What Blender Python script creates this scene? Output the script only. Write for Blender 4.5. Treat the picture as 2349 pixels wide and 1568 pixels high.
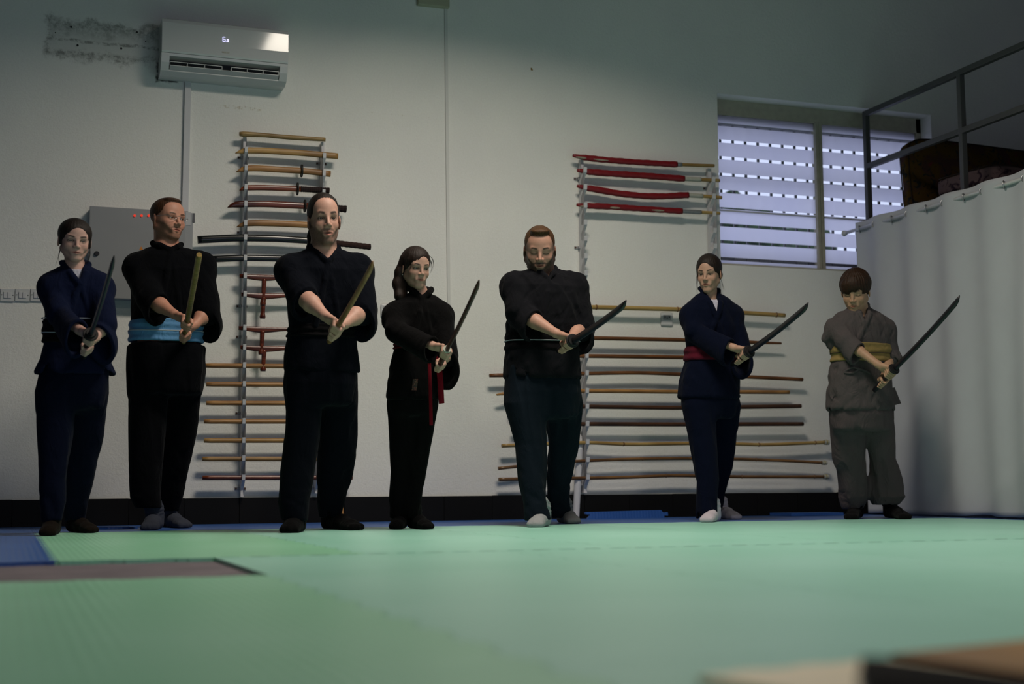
import bpy, bmesh, math, random
import numpy as np
from mathutils import Vector, Matrix
for o in list(bpy.data.objects): bpy.data.objects.remove(o)
random.seed(7); rng = np.random.default_rng(7)
SC = bpy.context.scene
COL = SC.collection
PI = math.pi

# ---------------------------------------------------------------- camera
IW, IH = 2349.0, 1568.0
FPX = 3173.41
YAW, PITCH, ROLL, CH = 0.3493278, 0.1034766, -0.0064381, 0.227875
_f = np.array([math.sin(YAW)*math.cos(PITCH), math.cos(YAW)*math.cos(PITCH), math.sin(PITCH)])
_r0 = np.array([math.cos(YAW), -math.sin(YAW), 0.0])
_u0 = np.cross(_r0, _f)
_c, _s = math.cos(ROLL), math.sin(ROLL)
CR = _c*_r0 + _s*_u0
CU = -_s*_r0 + _c*_u0
CF = _f
CAM = np.array([0.0, 0.0, CH])
cd = bpy.data.cameras.new('camera')
cam = bpy.data.objects.new('camera', cd)
COL.objects.link(cam)
cam.matrix_world = Matrix(((CR[0], CU[0], -CF[0], 0), (CR[1], CU[1], -CF[1], 0), (CR[2], CU[2], -CF[2], CH), (0, 0, 0, 1)))
cd.sensor_width = 36.0
cd.lens = FPX/IW*36.0
cd.clip_start = 0.05
cd.clip_end = 200
cd.dof.use_dof = True
cd.dof.focus_distance = 7.9
cd.dof.aperture_fstop = 1.8
SC.camera = cam
SC.view_settings.view_transform = 'Standard'
SC.view_settings.look = 'None'
SC.view_settings.gamma = 1.0
SC.view_settings.use_curve_mapping = False
SC.view_settings.exposure = 0.0

# ---------------------------------------------------------------- sky and lamps
WD = bpy.data.worlds.new('sky')
SC.world = WD
WD.use_nodes = True
_n = WD.node_tree.nodes
_n['Background'].inputs[0].default_value = (0.62, 0.67, 0.90, 1)
_n['Background'].inputs[1].default_value = 1.3
LAMPS = [  # x, y, power, sx, sy   (ceiling fluorescent panels)
    (2.6, 6.0, 112, 1.25, 0.60),
    (2.9, 2.6, 46, 0.3, 1.2),
]
LAMP_Z = 4.25
for (lx, ly, lp, sx, sy) in LAMPS:
    ld = bpy.data.lights.new('fluorescent_tube', 'AREA')
    ld.shape = 'RECTANGLE'
    ld.size, ld.size_y = sx, sy
    ld.energy = lp
    ld.spread = math.radians(148)      # louvred fittings
    ld.color = (1.0, 0.90, 0.77)
    lo = bpy.data.objects.new('fluorescent_tube', ld)
    lo.location = (lx, ly, LAMP_Z-0.085)
    COL.objects.link(lo)

# ---------------------------------------------------------------- pixel to place
def ray(px, py):
    return CR*(px-IW/2) - CU*(py-IH/2) + CF*FPX
def onY(px, py, Y):
    d = ray(px, py); return CAM + d*(Y/d[1])
def onX(px, py, X):
    d = ray(px, py); return CAM + d*(X/d[0])
def onZ(px, py, Z=0.0):
    d = ray(px, py); return CAM + d*((Z-CH)/d[2])
def proj(p):
    q = np.asarray(p, float)-CAM
    z = q@CF
    return (IW/2+FPX*(q@CR)/z, IH/2-FPX*(q@CU)/z)
def depth(p):
    return float((np.asarray(p)-CAM)@CF)
WY = 8.9          # the back wall
def wall(px, py, off=0.0):
    return onY(px, py, WY-off)

# ---------------------------------------------------------------- materials
def srgb(r, g, b):
    f = lambda c: (c/255/12.92) if c/255 <= 0.04045 else ((c/255+0.055)/1.055)**2.4
    return (f(r), f(g), f(b), 1.0)
class NT:
    """small helper to write node maths"""
    def __init__(s, name):
        s.m = bpy.data.materials.new(name); s.m.use_nodes = True
        s.t = s.m.node_tree; s.b = s.t.nodes['Principled BSDF']
    def n(s, typ, **kw):
        x = s.t.nodes.new(typ)
        for k, v in kw.items(): setattr(x, k, v)
        return x
    def put(s, sock, v):
        if hasattr(v, 'links') or isinstance(v, bpy.types.NodeSocket): s.t.links.new(v, sock)
        else: sock.default_value = v
    def m_(s, op, a, b=0.0, c=0.0, clamp=False):
        x = s.n('ShaderNodeMath', operation=op, use_clamp=clamp)
        s.put(x.inputs[0], a); s.put(x.inputs[1], b)
        if op in ('MULTIPLY_ADD', 'SMOOTH_MIN', 'SMOOTH_MAX', 'COMPARE'): s.put(x.inputs[2], c)
        return x.outputs[0]
    def obj(s):
        if not hasattr(s, '_o'): s._o = s.n('ShaderNodeTexCoord').outputs['Object']
        return s._o
    def xyz(s):
        if not hasattr(s, '_x'):
            x = s.n('ShaderNodeSeparateXYZ'); s.put(x.inputs[0], s.obj()); s._x = x.outputs
        return s._x
    def scaled(s, sc):
        x = s.n('ShaderNodeMapping'); s.put(x.inputs[0], s.obj()); x.inputs['Scale'].default_value = sc
        return x.outputs[0]
    def noise(s, scale, detail=3.0, vec=None, rough=0.5, dist=0.0):
        x = s.n('ShaderNodeTexNoise')
        s.put(x.inputs['Vector'], vec if vec is not None else s.obj())
        x.inputs['Scale'].default_value = scale; x.inputs['Detail'].default_value = detail
        x.inputs['Roughness'].default_value = rough; x.inputs['Distortion'].default_value = dist
        return x.outputs['Fac']
    def ramp(s, v, p0, p1):
        x = s.n('ShaderNodeMapRange'); x.interpolation_type = 'SMOOTHSTEP'
        s.put(x.inputs[0], v); x.inputs[1].default_value = p0; x.inputs[2].default_value = p1
        return x.outputs[0]
    def mix(s, f, a, b):
        x = s.n('ShaderNodeMix', data_type='RGBA')
        s.put(x.inputs[0], f); s.put(x.inputs[6], a); s.put(x.inputs[7], b)
        return x.outputs[2]
    def bump(s, h, strength=0.3, dist=0.01):
        x = s.n('ShaderNodeBump'); x.inputs['Strength'].default_value = strength; x.inputs['Distance'].default_value = dist
        s.put(x.inputs['Height'], h); s.put(s.b.inputs['Normal'], x.outputs[0])
    def base(s, c): s.put(s.b.inputs['Base Color'], c)
    def rough(s, r): s.put(s.b.inputs['Roughness'], r)
    def spec(s, v): s.b.inputs['Specular IOR Level'].default_value = v
    def box(s, x0, x1, z0, z1, soft=0.02):
        """1 inside a rectangle on the wall (object x, z), soft edged"""
        o = s.xyz()
        cx, hx, cz, hz = (x0+x1)/2, (x1-x0)/2, (z0+z1)/2, (z1-z0)/2
        ax = s.m_('SUBTRACT', s.m_('ABSOLUTE', s.m_('SUBTRACT', o[0], cx)), hx)
        az = s.m_('SUBTRACT', s.m_('ABSOLUTE', s.m_('SUBTRACT', o[2], cz)), hz)
        d = s.m_('MAXIMUM', ax, az)
        return d
def simple(name, c, rough=0.6, spec=0.3, metal=0.0, var=0.12, vscale=8.0, bump=0.0, bscale=200.0, stretch=None):
    t = NT(name)
    c = c if len(c) == 4 else (*c, 1)
    d = tuple(x*(1-var) for x in c[:3])+(1,)
    e = tuple(min(1, x*(1+var)) for x in c[:3])+(1,)
    v = t.scaled(stretch) if stretch else None
    t.base(t.mix(t.noise(vscale, 4, v), d, e))
    t.rough(rough); t.spec(spec); t.b.inputs['Metallic'].default_value = metal
    if bump: t.bump(t.noise(bscale, 3, v), bump, 0.003)
    return t.m
def wood(name, c, c2, rough=0.45, spec=0.4, axis=0):
    t = NT(name)
    st = [30, 30, 30]; st[axis] = 2.0
    v = t.scaled(tuple(st))
    g = t.noise(2.2, 5, v, 0.6)
    col = t.mix(t.ramp(g, 0.32, 0.7), c, c2)
    blot = t.noise(3.0, 2)
    t.base(t.mix(t.ramp(blot, 0.45, 0.75), col, tuple(x*0.75 for x in c2[:3])+(1,)))
    t.rough(rough); t.spec(spec); t.bump(g, 0.15, 0.002)
    return t.m
def cloth(name, c, rough=0.9, weave=900, var=0.18, bump=0.25):
    t = NT(name)
    c = c if len(c) == 4 else (*c, 1)
    n = t.noise(weave, 2, t.scaled((1, 1, 2.2)))
    w = t.noise(11, 4)
    d = tuple(x*(1-var) for x in c[:3])+(1,); e = tuple(x*(1+var) for x in c[:3])+(1,)
    col = t.mix(t.m_('MULTIPLY_ADD', n, 0.6, t.m_('MULTIPLY', w, 0.4)), d, e)
    t.base(col); t.rough(rough); t.spec(0.06)
    t.b.inputs['Sheen Weight'].default_value = 0.02
    t.b.inputs['Sheen Roughness'].default_value = 0.5
    cr = t.noise(13, 3, t.scaled((1.0, 1.0, 0.45)), 0.55, 1.4)
    cr = t.m_('ABSOLUTE', t.m_('SUBTRACT', cr, 0.5))
    t.bump(t.m_('ADD', t.m_('MULTIPLY', n, 0.06), t.m_('MULTIPLY', cr, 1.6)), min(1.0, bump*1.8), 0.016)
    return t.m
def vcol(name, rough=0.55, spec=0.35, sss=0.0, fine=0.06):
    t = NT(name)
    a = t.n('ShaderNodeVertexColor'); a.layer_name = 'Col'
    n = t.noise(160, 3)
    m = t.n('ShaderNodeMix', data_type='RGBA', blend_type='MULTIPLY')
    m.inputs[0].default_value = 1.0
    t.put(m.inputs[6], a.outputs[0]); t.put(m.inputs[7], t.mix(n, (1-fine*2, 1-fine*2, 1-fine*2, 1), (1+fine, 1+fine, 1+fine, 1)))
    t.base(m.outputs[2]); t.rough(rough); t.spec(spec)
    t.bump(t.noise(420, 2), 0.12, 0.001)
    return t.m
def emit(name, c, s):
    t = NT(name); t.base((0, 0, 0, 1))
    t.b.inputs['Emission Color'].default_value = c; t.b.inputs['Emission Strength'].default_value = s
    return t.m

# ---------------------------------------------------------------- object helpers
def tag(o, label=None, cat=None, group=None, kind=None):
    if label: o['label'] = label
    if cat: o['category'] = cat
    if group: o['group'] = group
    if kind: o['kind'] = kind
    return o
def thing(name, label, cat, loc=(0, 0, 0), group=None):
    o = bpy.data.objects.new(name, None)
    o.location = tuple(float(v) for v in loc); o.empty_display_size = 0.1
    COL.objects.link(o)
    return tag(o, label, cat, group)
def link_mesh(name, me, m, parent=None, label=None):
    o = bpy.data.objects.new(name, me)
    for x in (m if isinstance(m, (list, tuple)) else [m]): me.materials.append(x)
    COL.objects.link(o)
    if parent is not None:
        o.parent = parent
        # geometry is written in world coordinates: undo the parent's place
        p = parent; off = Vector((0, 0, 0))
        while p is not None:
            off += p.location; p = p.parent
        o.location = -off
    if label: o['label'] = label
    return o
def mesh_arrays(name, V, Q, m, parent=None, smooth=True, col=None, label=None):
    """V (n,3), Q (k,4) or (k,3)"""
    V = np.asarray(V, np.float32); Q = np.asarray(Q, np.int32)
    me = bpy.data.meshes.new(name)
    k, w = Q.shape
    me.vertices.add(len(V)); me.vertices.foreach_set('co', V.ravel())
    me.loops.add(k*w); me.loops.foreach_set('vertex_index', Q.ravel())
    me.polygons.add(k)
    me.polygons.foreach_set('loop_start', np.arange(0, k*w, w, dtype=np.int32))
    me.polygons.foreach_set('use_smooth', np.full(k, smooth))
    me.update(calc_edges=True); me.validate()
    if col is not None:
        ca = me.color_attributes.new('Col', 'FLOAT_COLOR', 'POINT')
        c4 = np.ones((len(V), 4), np.float32); c4[:, :3] = col
        ca.data.foreach_set('color', c4.ravel())
    return link_mesh(name, me, m, parent, label)
def obj(name, bm, m, parent=None, smooth=False, label=None):
    me = bpy.data.meshes.new(name)
    bmesh.ops.recalc_face_normals(bm, faces=bm.faces)
    bm.to_mesh(me); bm.free()
    if smooth:
        for p in me.polygons: p.use_smooth = True
    return link_mesh(name, me, m, parent, label)
def struct(name, bm, m, parent=None, label=None):
    o = obj(name, bm, m, parent, label=label)
    if parent is None: o['kind'] = 'structure'
    return o
def B(): return bmesh.new()
def add_box(bm, x0, x1, y0, y1, z0, z1, bev=0.0):
    vs = [bm.verts.new((x, y, z)) for x in (x0, x1) for y in (y0, y1) for z in (z0, z1)]
    fs = [bm.faces.new([vs[i] for i in q]) for q in ((0, 1, 3, 2), (4, 6, 7, 5), (0, 4, 5, 1), (2, 3, 7, 6), (0, 2, 6, 4), (1, 5, 7, 3))]
    if bev > 0:
        es = list({e for f in fs for e in f.edges})
        bmesh.ops.bevel(bm, geom=es, offset=bev, segments=2, affect='EDGES', profile=0.6)
    return bm
def frame_of(d, up=(0, 0, 1)):
    d = np.asarray(d, float); d = d/np.linalg.norm(d)
    up = np.asarray(up, float)
    a = np.cross(up, d)
    if np.linalg.norm(a) < 1e-6: a = np.cross((1, 0, 0), d)
    a /= np.linalg.norm(a)
    return a, np.cross(d, a), d          # side, top, along
def add_tube(bm, pts, rad, n=12, up=(0, 0, 1), sq=1.0, cap=True, power=2.0):
    """pts along a path; rad number or list (or list of (ra, rb)); sq squash of the 'top' axis"""
    pts = [np.asarray(p, float) for p in pts]
    rings = []
    for i, p in enumerate(pts):
        d = pts[min(i+1, len(pts)-1)]-pts[max(i-1, 0)]
        a, b, _ = frame_of(d, up)
        r = rad[i] if isinstance(rad, (list, tuple, np.ndarray)) else rad
        ra, rb = r if isinstance(r, (tuple, list, np.ndarray)) else (r, r*sq)
        ring = []
        for k in range(n):
            t = 2*PI*k/n
            ct, st = math.cos(t), math.sin(t)
            ct = math.copysign(abs(ct)**(2/power), ct); st = math.copysign(abs(st)**(2/power), st)
            ring.append(bm.verts.new(p+a*(ra*ct)+b*(rb*st)))
        rings.append(ring)
    for i in range(len(rings)-1):
        for k in range(n):
            bm.faces.new((rings[i][k], rings[i][(k+1) % n], rings[i+1][(k+1) % n], rings[i+1][k]))
    if cap:
        bm.faces.new(rings[0][::-1]); bm.faces.new(rings[-1])
    return bm
def add_prism(bm, poly, fn, depth):
    """poly: list of 2D points; fn(u, v, w) -> 3D point; extruded w from 0 to depth"""
    a = [bm.verts.new(fn(u, v, 0)) for u, v in poly]
    b = [bm.verts.new(fn(u, v, depth)) for u, v in poly]
    n = len(poly)
    bm.faces.new(a); bm.faces.new(b[::-1])
    for i in range(n):
        bm.faces.new((a[i], b[i], b[(i+1) % n], a[(i+1) % n]))
    return bm
def dup(root, label=None, loc=None, group=None):
    r = root.copy(); COL.objects.link(r)
    if label: r['label'] = label
    if group: r['group'] = group
    if loc is not None: r.location = loc
    for ch in list(root.children):
        c = ch.copy(); COL.objects.link(c); c.parent = r
        for g in ch.children:
            d = g.copy(); COL.objects.link(d); d.parent = c
    return r

# ================================================================ setting
CEIL = 4.6
# wall paint: pale, rough stucco, with its own stains
def wall_mat():
    t = NT('wall_paint')
    o = t.xyz()
    base = t.mix(t.ramp(t.noise(0.9, 4), 0.35, 0.7), (0.80, 0.80, 0.76, 1), (0.73, 0.73, 0.71, 1))
    fine = t.noise(90, 4, rough=0.65)
    base = t.mix(t.ramp(fine, 0.3, 0.75), base, t.mix(0.12, base, (0.45, 0.44, 0.40, 1)))
    # mould left of the air conditioner: the outline of an older unit and its plate
    a0, a1 = wall(108, 40), wall(350, 150)
    x0, x1, z1, z0 = a0[0], a1[0], a0[2]+0.005, a1[2]-0.005
    wob = t.m_('MULTIPLY', t.m_('SUBTRACT', t.noise(9, 5), 0.5), 0.16)
    d = t.m_('ADD', t.box(x0, x1+0.12, z0, z1), wob)
    inside = t.ramp(d, 0.015, -0.03)
    edge = t.m_('MULTIPLY', t.ramp(t.m_('ABSOLUTE', t.m_('ADD', d, 0.02)), 0.05, 0.0), t.ramp(t.noise(30, 6, rough=0.75), 0.42, 0.66))
    top = t.ramp(t.m_('ADD', o[2], wob), z1-0.13, z1-0.02)
    topm = t.m_('MULTIPLY', t.m_('MULTIPLY', inside, top), t.ramp(t.noise(26, 7, rough=0.8), 0.36, 0.62))
    lines = t.m_('MULTIPLY', inside, t.ramp(t.m_('ABSOLUTE', t.m_('SUBTRACT', t.m_('ADD', o[2], t.m_('MULTIPLY', wob, 0.25)), z1-0.135)), 0.016, 0.004))
    lines = t.m_('MULTIPLY', lines, t.ramp(t.noise(22, 5, rough=0.8), 0.4, 0.6))
    bot = t.m_('MULTIPLY', inside, t.ramp(t.m_('ABSOLUTE', t.m_('SUBTRACT', t.m_('ADD', o[2], t.m_('MULTIPLY', wob, 0.3)), z0+0.03)), 0.03, 0.004))
    bot = t.m_('MULTIPLY', bot, t.ramp(t.noise(17, 6, rough=0.8), 0.42, 0.62))
    mould = t.m_('MAXIMUM', t.m_('MAXIMUM', edge, topm), t.m_('MAXIMUM', lines, bot))
    mould = t.m_('MULTIPLY', mould, 0.66, clamp=True)
    base = t.mix(t.m_('MULTIPLY', inside, 0.35), base, (0.42, 0.42, 0.40, 1))
    base = t.mix(mould, base, (0.07, 0.068, 0.06, 1))
    # soot below the unit's left end
    s0, s1 = wall(360, 180), wall(408, 197)
    sd = t.m_('ADD', t.box(s0[0], s1[0], s1[2]+0.02, s0[2]+0.1), t.m_('MULTIPLY', t.m_('SUBTRACT', t.noise(25, 5), 0.5), 0.06))
    base = t.mix(t.m_('MULTIPLY', t.ramp(sd, 0.012, -0.01), 0.93), base, (0.02, 0.018, 0.014, 1))
    # a broken row of tan glue marks
    for (xa, xb, y0, y1) in ((500, 605, 238, 254), (665, 850, 246, 260), (840, 985, 256, 268)):
        g0, g1 = wall(xa, y0), wall(xb, y1)
        gd = t.m_('ADD', t.box(g0[0], g1[0], g1[2]-0.004, g0[2]-0.004), t.m_('MULTIPLY', t.m_('SUBTRACT', t.noise(60, 4), 0.5), 0.03))
        gm = t.m_('MULTIPLY', t.ramp(gd, 0.006, -0.008), t.ramp(t.noise(38, 5, rough=0.8), 0.5, 0.62))
        base = t.mix(t.m_('MULTIPLY', gm, 0.6), base, (0.33, 0.25, 0.12, 1))
    # one brown spot high up, small chips
    sp = wall(1219, 158)
    sd = t.m_('ADD', t.box(sp[0]-0.003, sp[0]+0.003, sp[2]-0.006, sp[2]+0.006), t.m_('MULTIPLY', t.m_('SUBTRACT', t.noise(70, 3), 0.5), 0.02))
    base = t.mix(t.ramp(sd, 0.006, 0.001), base, (0.24, 0.15, 0.04, 1))
    t.base(base); t.rough(0.85); t.spec(0.2)
    h = t.m_('ADD', t.m_('MULTIPLY', fine, 0.7), t.m_('MULTIPLY', t.noise(40, 3), 0.6))
    t.bump(h, 0.55, 0.006)
    return t.m
WALL = wall_mat()
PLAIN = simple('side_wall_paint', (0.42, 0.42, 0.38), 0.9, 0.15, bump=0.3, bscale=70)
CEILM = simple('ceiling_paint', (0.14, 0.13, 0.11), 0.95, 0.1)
X0, X1, YF = -1.6, 9.2, -2.2
# window opening
WX0, WX1 = wall(1649, 400)[0], wall(2135, 268)[0]
WZ1, WZ0 = wall(1647, 214)[2], wall(1790, 614)[2]
bm = B()
TH = 0.26
add_box(bm, X0-0.3, WX0, WY, WY+TH, -0.2, CEIL)
add_box(bm, WX1, X1+0.3, WY, WY+TH, -0.2, CEIL)
add_box(bm, WX0, WX1, WY, WY+TH, WZ1, CEIL)
add_box(bm, WX0, WX1, WY, WY+TH, -0.2, WZ0)
wb = struct('wall_back', bm, WALL)
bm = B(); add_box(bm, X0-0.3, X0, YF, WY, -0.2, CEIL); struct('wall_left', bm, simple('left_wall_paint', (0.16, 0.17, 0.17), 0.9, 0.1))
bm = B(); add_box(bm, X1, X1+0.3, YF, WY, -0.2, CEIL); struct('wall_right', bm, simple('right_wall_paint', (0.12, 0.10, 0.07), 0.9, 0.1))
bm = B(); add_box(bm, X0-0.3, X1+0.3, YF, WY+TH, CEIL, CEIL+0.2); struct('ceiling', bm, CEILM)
# the wall behind the camera has a wide glazed door front
bm = B()
add_box(bm, X0-0.3, -0.6, YF-0.25, YF, -0.2, CEIL)
add_box(bm, 6.6, X1+0.3, YF-0.25, YF, -0.2, CEIL)
add_box(bm, -0.6, 6.6, YF-0.25, YF, 2.5, CEIL)
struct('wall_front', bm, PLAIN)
# floor
CONC = NT('concrete')
CONC.base(CONC.mix(CONC.ramp(CONC.noise(5, 6), 0.35, 0.7), (0.115, 0.095, 0.115, 1), (0.165, 0.14, 0.16, 1)))
CONC.rough(0.75); CONC.bump(CONC.noise(120, 3), 0.2, 0.003)
MT = 0.013
bm = B(); add_box(bm, X0-0.3, X1+0.3, YF, WY, -MT-0.2, -MT)
floor = struct('floor', bm, CONC.m)

# puzzle mats -------------------------------------------------------------
def mat_foam(name, c, c2):
    t = NT(name)
    o = t.xyz()
    col = t.mix(t.ramp(t.noise(1.3, 4), 0.3, 0.7), c, c2)
    w = t.n('ShaderNodeTexWave', wave_type='BANDS', bands_direction='X'); t.put(w.inputs['Vector'], t.obj())
    w.inputs['Scale'].default_value = 14.0; w.inputs['Distortion'].default_value = 0.6; w.inputs['Detail'].default_value = 1
    w.inputs['Detail Scale'].default_value = 0.4
    spk = t.noise(3.2, 2, rough=0.3)
    col = t.mix(t.m_('MULTIPLY', t.ramp(t.noise(23, 3), 0.70, 0.76), 0.5), col, tuple(x*0.4 for x in c[:3])+(1,))
    t.base(col); t.rough(0.38); t.spec(0.5); t.b.inputs['Sheen Weight'].default_value = 0.06; t.b.inputs['Sheen Roughness'].default_value = 0.6; t.b.inputs['Sheen Tint'].default_value = (0.85, 0.97, 1.0, 1)
    h = t.m_('ADD', t.m_('MULTIPLY', w.outputs['Fac'], 1.0), t.m_('MULTIPLY', t.noise(150, 2), 0.35))
    t.bump(h, 0.28, 0.003)
    return t.m
GREEN = mat_foam('green_foam', (0.27, 0.60, 0.47, 1), (0.31, 0.64, 0.52, 1))
GREEN_WARMLIT = mat_foam('warm_lit_green_foam', (0.235, 0.58, 0.36, 1), (0.28, 0.62, 0.42, 1))  # warm light over the left tiles, put into their foam colour
BLUE = mat_foam('blue_foam', (0.014, 0.075, 0.30, 1), (0.018, 0.09, 0.34, 1))
def teeth(a, b, n=10, amp=0.012):
    """jigsaw edge from a to b (2D), trapezoid teeth"""
    a = np.array(a); b = np.array(b)
    L = np.linalg.norm(b-a)
    if L < 0.3: return [a]
    n = max(2, int(round(L*n)))
    d = (b-a)/L; nn = np.array([-d[1], d[0]])
    out = [a]
    for i in range(n):
        s = L*(i+0.5)/n; w = L/n
        sg = 1 if i % 2 else -1
        out += [a+d*(s-w*0.30)+nn*0, a+d*(s-w*0.36)+nn*amp*sg, a+d*(s+w*0.36)+nn*amp*sg, a+d*(s+w*0.30)]
    return out
def mat_tile(x0, x1, y0, y1, m, label=None, plain=(), z0=-MT, z1=0.0, parent=None):
    g = 0.0008
    c = [(x0+g, y0+g), (x1-g, y0+g), (x1-g, y1-g), (x0+g, y1-g)]
    pts = []
    for k in range(4):
        a, b = c[k], c[(k+1) % 4]
        if k in plain: pts.append(np.array(a))
        elif k < 2: pts += teeth(a, b)
        else: pts += teeth(b, a)[1:][::-1]+[] if False else [np.array(a)]+teeth(b, a)[1:][::-1]
    bm = B()
    add_prism(bm, [tuple(p) for p in pts], lambda u, v, w: (u, v, w), 1.0)
    for v in bm.verts: v.co.z = z0 if v.co.z < 0.5 else z1
    return obj('mat_tile', bm, m, parent if parent is not None else floor, label=label)
xs = [0.15, 1.15, 2.15, 3.15, 4.15, 5.15, 5.82]
for j, y in enumerate((4.65, 5.65, 6.65)):
    for i in range(len(xs)-1): mat_tile(xs[i], xs[i+1], y, y+1, GREEN_WARMLIT if i == 0 else GREEN)
    for x in (-0.85, -1.6): mat_tile(x, x+(1 if x > -1 else 0.75), y, y+1, BLUE, 'blue foam tile')
    mat_tile(5.82, 6.82, y, y+1, BLUE, 'blue foam tile')
YB = 7.65
for x in (-1.6, -0.85, 0.15, 1.15, 2.15, 3.15, 4.15, 5.15, 6.15):
    w_ = 0.75 if x == -1.6 else 1.0
    mat_tile(x, x+w_, YB, YB+1.0, BLUE, 'blue foam tile')
    mat_tile(x, x+w_, YB+1.0, WY-0.012, BLUE, 'blue foam strip', plain=(1, 2, 3))
xs2 = [-1.35, -0.35, 0.65, 1.65, 2.65, 3.65, 4.65, 5.82]
for j, y in enumerate((3.66, 2.66, 1.66, 0.66, -0.34)):
    for i in range(len(xs2)-1):
        if j == 0 and i < 2: continue
        y1 = 4.65 if j == 0 else y+1
        mat_tile(xs2[i], xs2[i+1], y, y1, GREEN_WARMLIT if i < 2 else GREEN, plain=(3,) if (j == 0 and i == 2) else ())
    mat_tile(5.82, 6.82, y, 4.65 if j == 0 else y+1, BLUE, 'blue foam tile')

# baseboard of dark tiles --------------------------------------------------
TILE = simple('black_tile', (0.0045, 0.0042, 0.0042), 0.5, 0.15, var=0.3, vscale=3)
GROUT = simple('grout', (0.035, 0.035, 0.033), 0.9, 0.1)
BBZ = wall(700, 1139.5)[2]
bm = B(); add_box(bm, X0, WX1+2, WY-0.008, WY, -MT, BBZ-0.002); bb = struct('baseboard_back', bm, GROUT)
x = wall(28, 1143)[0]-3*0.339
while x < X1:
    w_ = 0.339
    bm = B(); add_box(bm, x+0.0012, x+w_-0.0012, WY-0.017, WY-0.006, -MT, BBZ+random.uniform(-0.002, 0.002), 0.0015)
    obj('tile', bm, TILE, bb); x += w_

# window ---------------------------------------------------------------------
FRM = simple('window_frame_paint', (0.36, 0.34, 0.27), 0.6, 0.3, var=0.2, vscale=25)
FY = WY+0.13
wz_top = onY(1648, 243, FY)[2]
win = B()
T_ = 0.045
gz1 = onY(1648, 262, FY)[2]; gz0 = WZ0+0.035
add_box(win, WX0, WX1, FY, FY+0.05, gz1, WZ1, 0.004)
add_box(win, WX0, WX1, FY-0.01, FY+0.05, WZ0, gz0, 0.004)
add_box(win, WX0-0.01, WX0+0.012, FY, FY+0.05, WZ0, WZ1)
add_box(win, WX1-0.05, WX1, FY, FY+0.05, WZ0, WZ1, 0.004)
win1 = struct('window_1', win, FRM)
m0, m1 = onY(1872, 430, FY)[0], onY(1889, 430, FY)[0]
mc = (m0+m1)/2
bm = B(); add_box(bm, mc-0.032, mc-0.004, FY-0.012, FY+0.05, gz0, gz1+0.01, 0.004); add_box(bm, mc+0.004, mc+0.032, FY-0.005, FY+0.05, gz0, gz1+0.01, 0.004)
add_box(bm, mc-0.006, mc+0.006, FY, FY+0.05, gz0, gz1)
obj('mullion', bm, FRM, win1)
bm = B(); add_box(bm, WX0, WX1, WY+0.005, FY, WZ0-0.001, WZ0+0.012, 0.003); obj('sill', bm, simple('sill_paint', (0.4, 0.38, 0.32), 0.7), win1)
GL = NT('window_glass')
_gt = GL.n('ShaderNodeBsdfTransparent'); _gg = GL.n('ShaderNodeBsdfGlossy'); _gm = GL.n('ShaderNodeMixShader')
_gt.inputs[0].default_value = (0.95, 0.97, 0.98, 1); _gg.inputs['Roughness'].default_value = 0.03; _gm.inputs[0].default_value = 0.05
GL.put(_gm.inputs[1], _gt.outputs[0]); GL.put(_gm.inputs[2], _gg.outputs[0]); GL.put(GL.t.nodes['Material Output'].inputs[0], _gm.outputs[0])
FILM = NT('frosted_film')
_tr = FILM.n('ShaderNodeBsdfTranslucent'); _df = FILM.n('ShaderNodeBsdfDiffuse'); _mx = FILM.n('ShaderNodeMixShader')
_cl = FILM.mix(FILM.noise(3, 3), (0.93, 0.92, 1.0, 1), (1.0, 0.98, 1.0, 1))
FILM.put(_tr.inputs[0], _cl); _df.inputs[0].default_value = (0.5, 0.5, 0.6, 1)
_mx.inputs[0].default_value = 0.04
FILM.put(_mx.inputs[1], _tr.outputs[0]); FILM.put(_mx.inputs[2], _df.outputs[0])
FILM.put(FILM.t.nodes['Material Output'].inputs[0], _mx.outputs[0])
IRON = simple('grey_iron', (0.16, 0.16, 0.18), 0.6, 0.3)
for (a, b) in ((WX0+0.012, mc-0.03), (mc+0.03, WX1-0.05)):
    bm = B(); add_box(bm, a, b, FY+0.026, FY+0.030, gz0, gz1); obj('pane', bm, GL.m, win1)
    # frosted film bands between clear gaps
    top = onY(1660, 284, FY)[2]
    pitch = (onY(1660, 284, FY)[2]-onY(1660, 592, FY)[2])/8.0
    gap = 0.024
    zs = [gz1+0.0]
    for k in range(9):
        zc = top-pitch*k
        if k == 5: hi, lo = zc+0.006, zc-0.006
        else: hi, lo = zc+gap/2, zc-gap/2
        bm = B(); add_box(bm, a+0.001, b-0.001, FY+0.018, FY+0.0195, hi, zs[-1]); obj('frosted_band', bm, FILM.m, win1)
        zs.append(lo)
    bm = B(); add_box(bm, a+0.001, b-0.001, FY+0.018, FY+0.0195, gz0, zs[-1]); obj('frosted_band', bm, FILM.m, win1)
    zc = top-pitch*5-0.018
    bm = B(); add_box(bm, a, b, FY+0.012, FY+0.034, zc-0.006, zc+0.005, 0.002); obj('glazing_bar', bm, simple('pale_bar', (0.5, 0.5, 0.52), 0.5), win1)
# iron grille outside
x = WX0+0.03
while x < WX1:
    bm = B(); add_box(bm, x-0.008, x+0.008, FY+0.085, FY+0.10, WZ0-0.05, WZ1+0.05); obj('grille_bar', bm, IRON, win1); x += 0.108
for z in (gz0+0.45*(gz1-gz0)+0.16, gz0+0.05):
    bm = B(); add_box(bm, WX0, WX1, FY+0.10, FY+0.112, z-0.02, z+0.02); obj('grille_rail', bm, IRON, win1)
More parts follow.
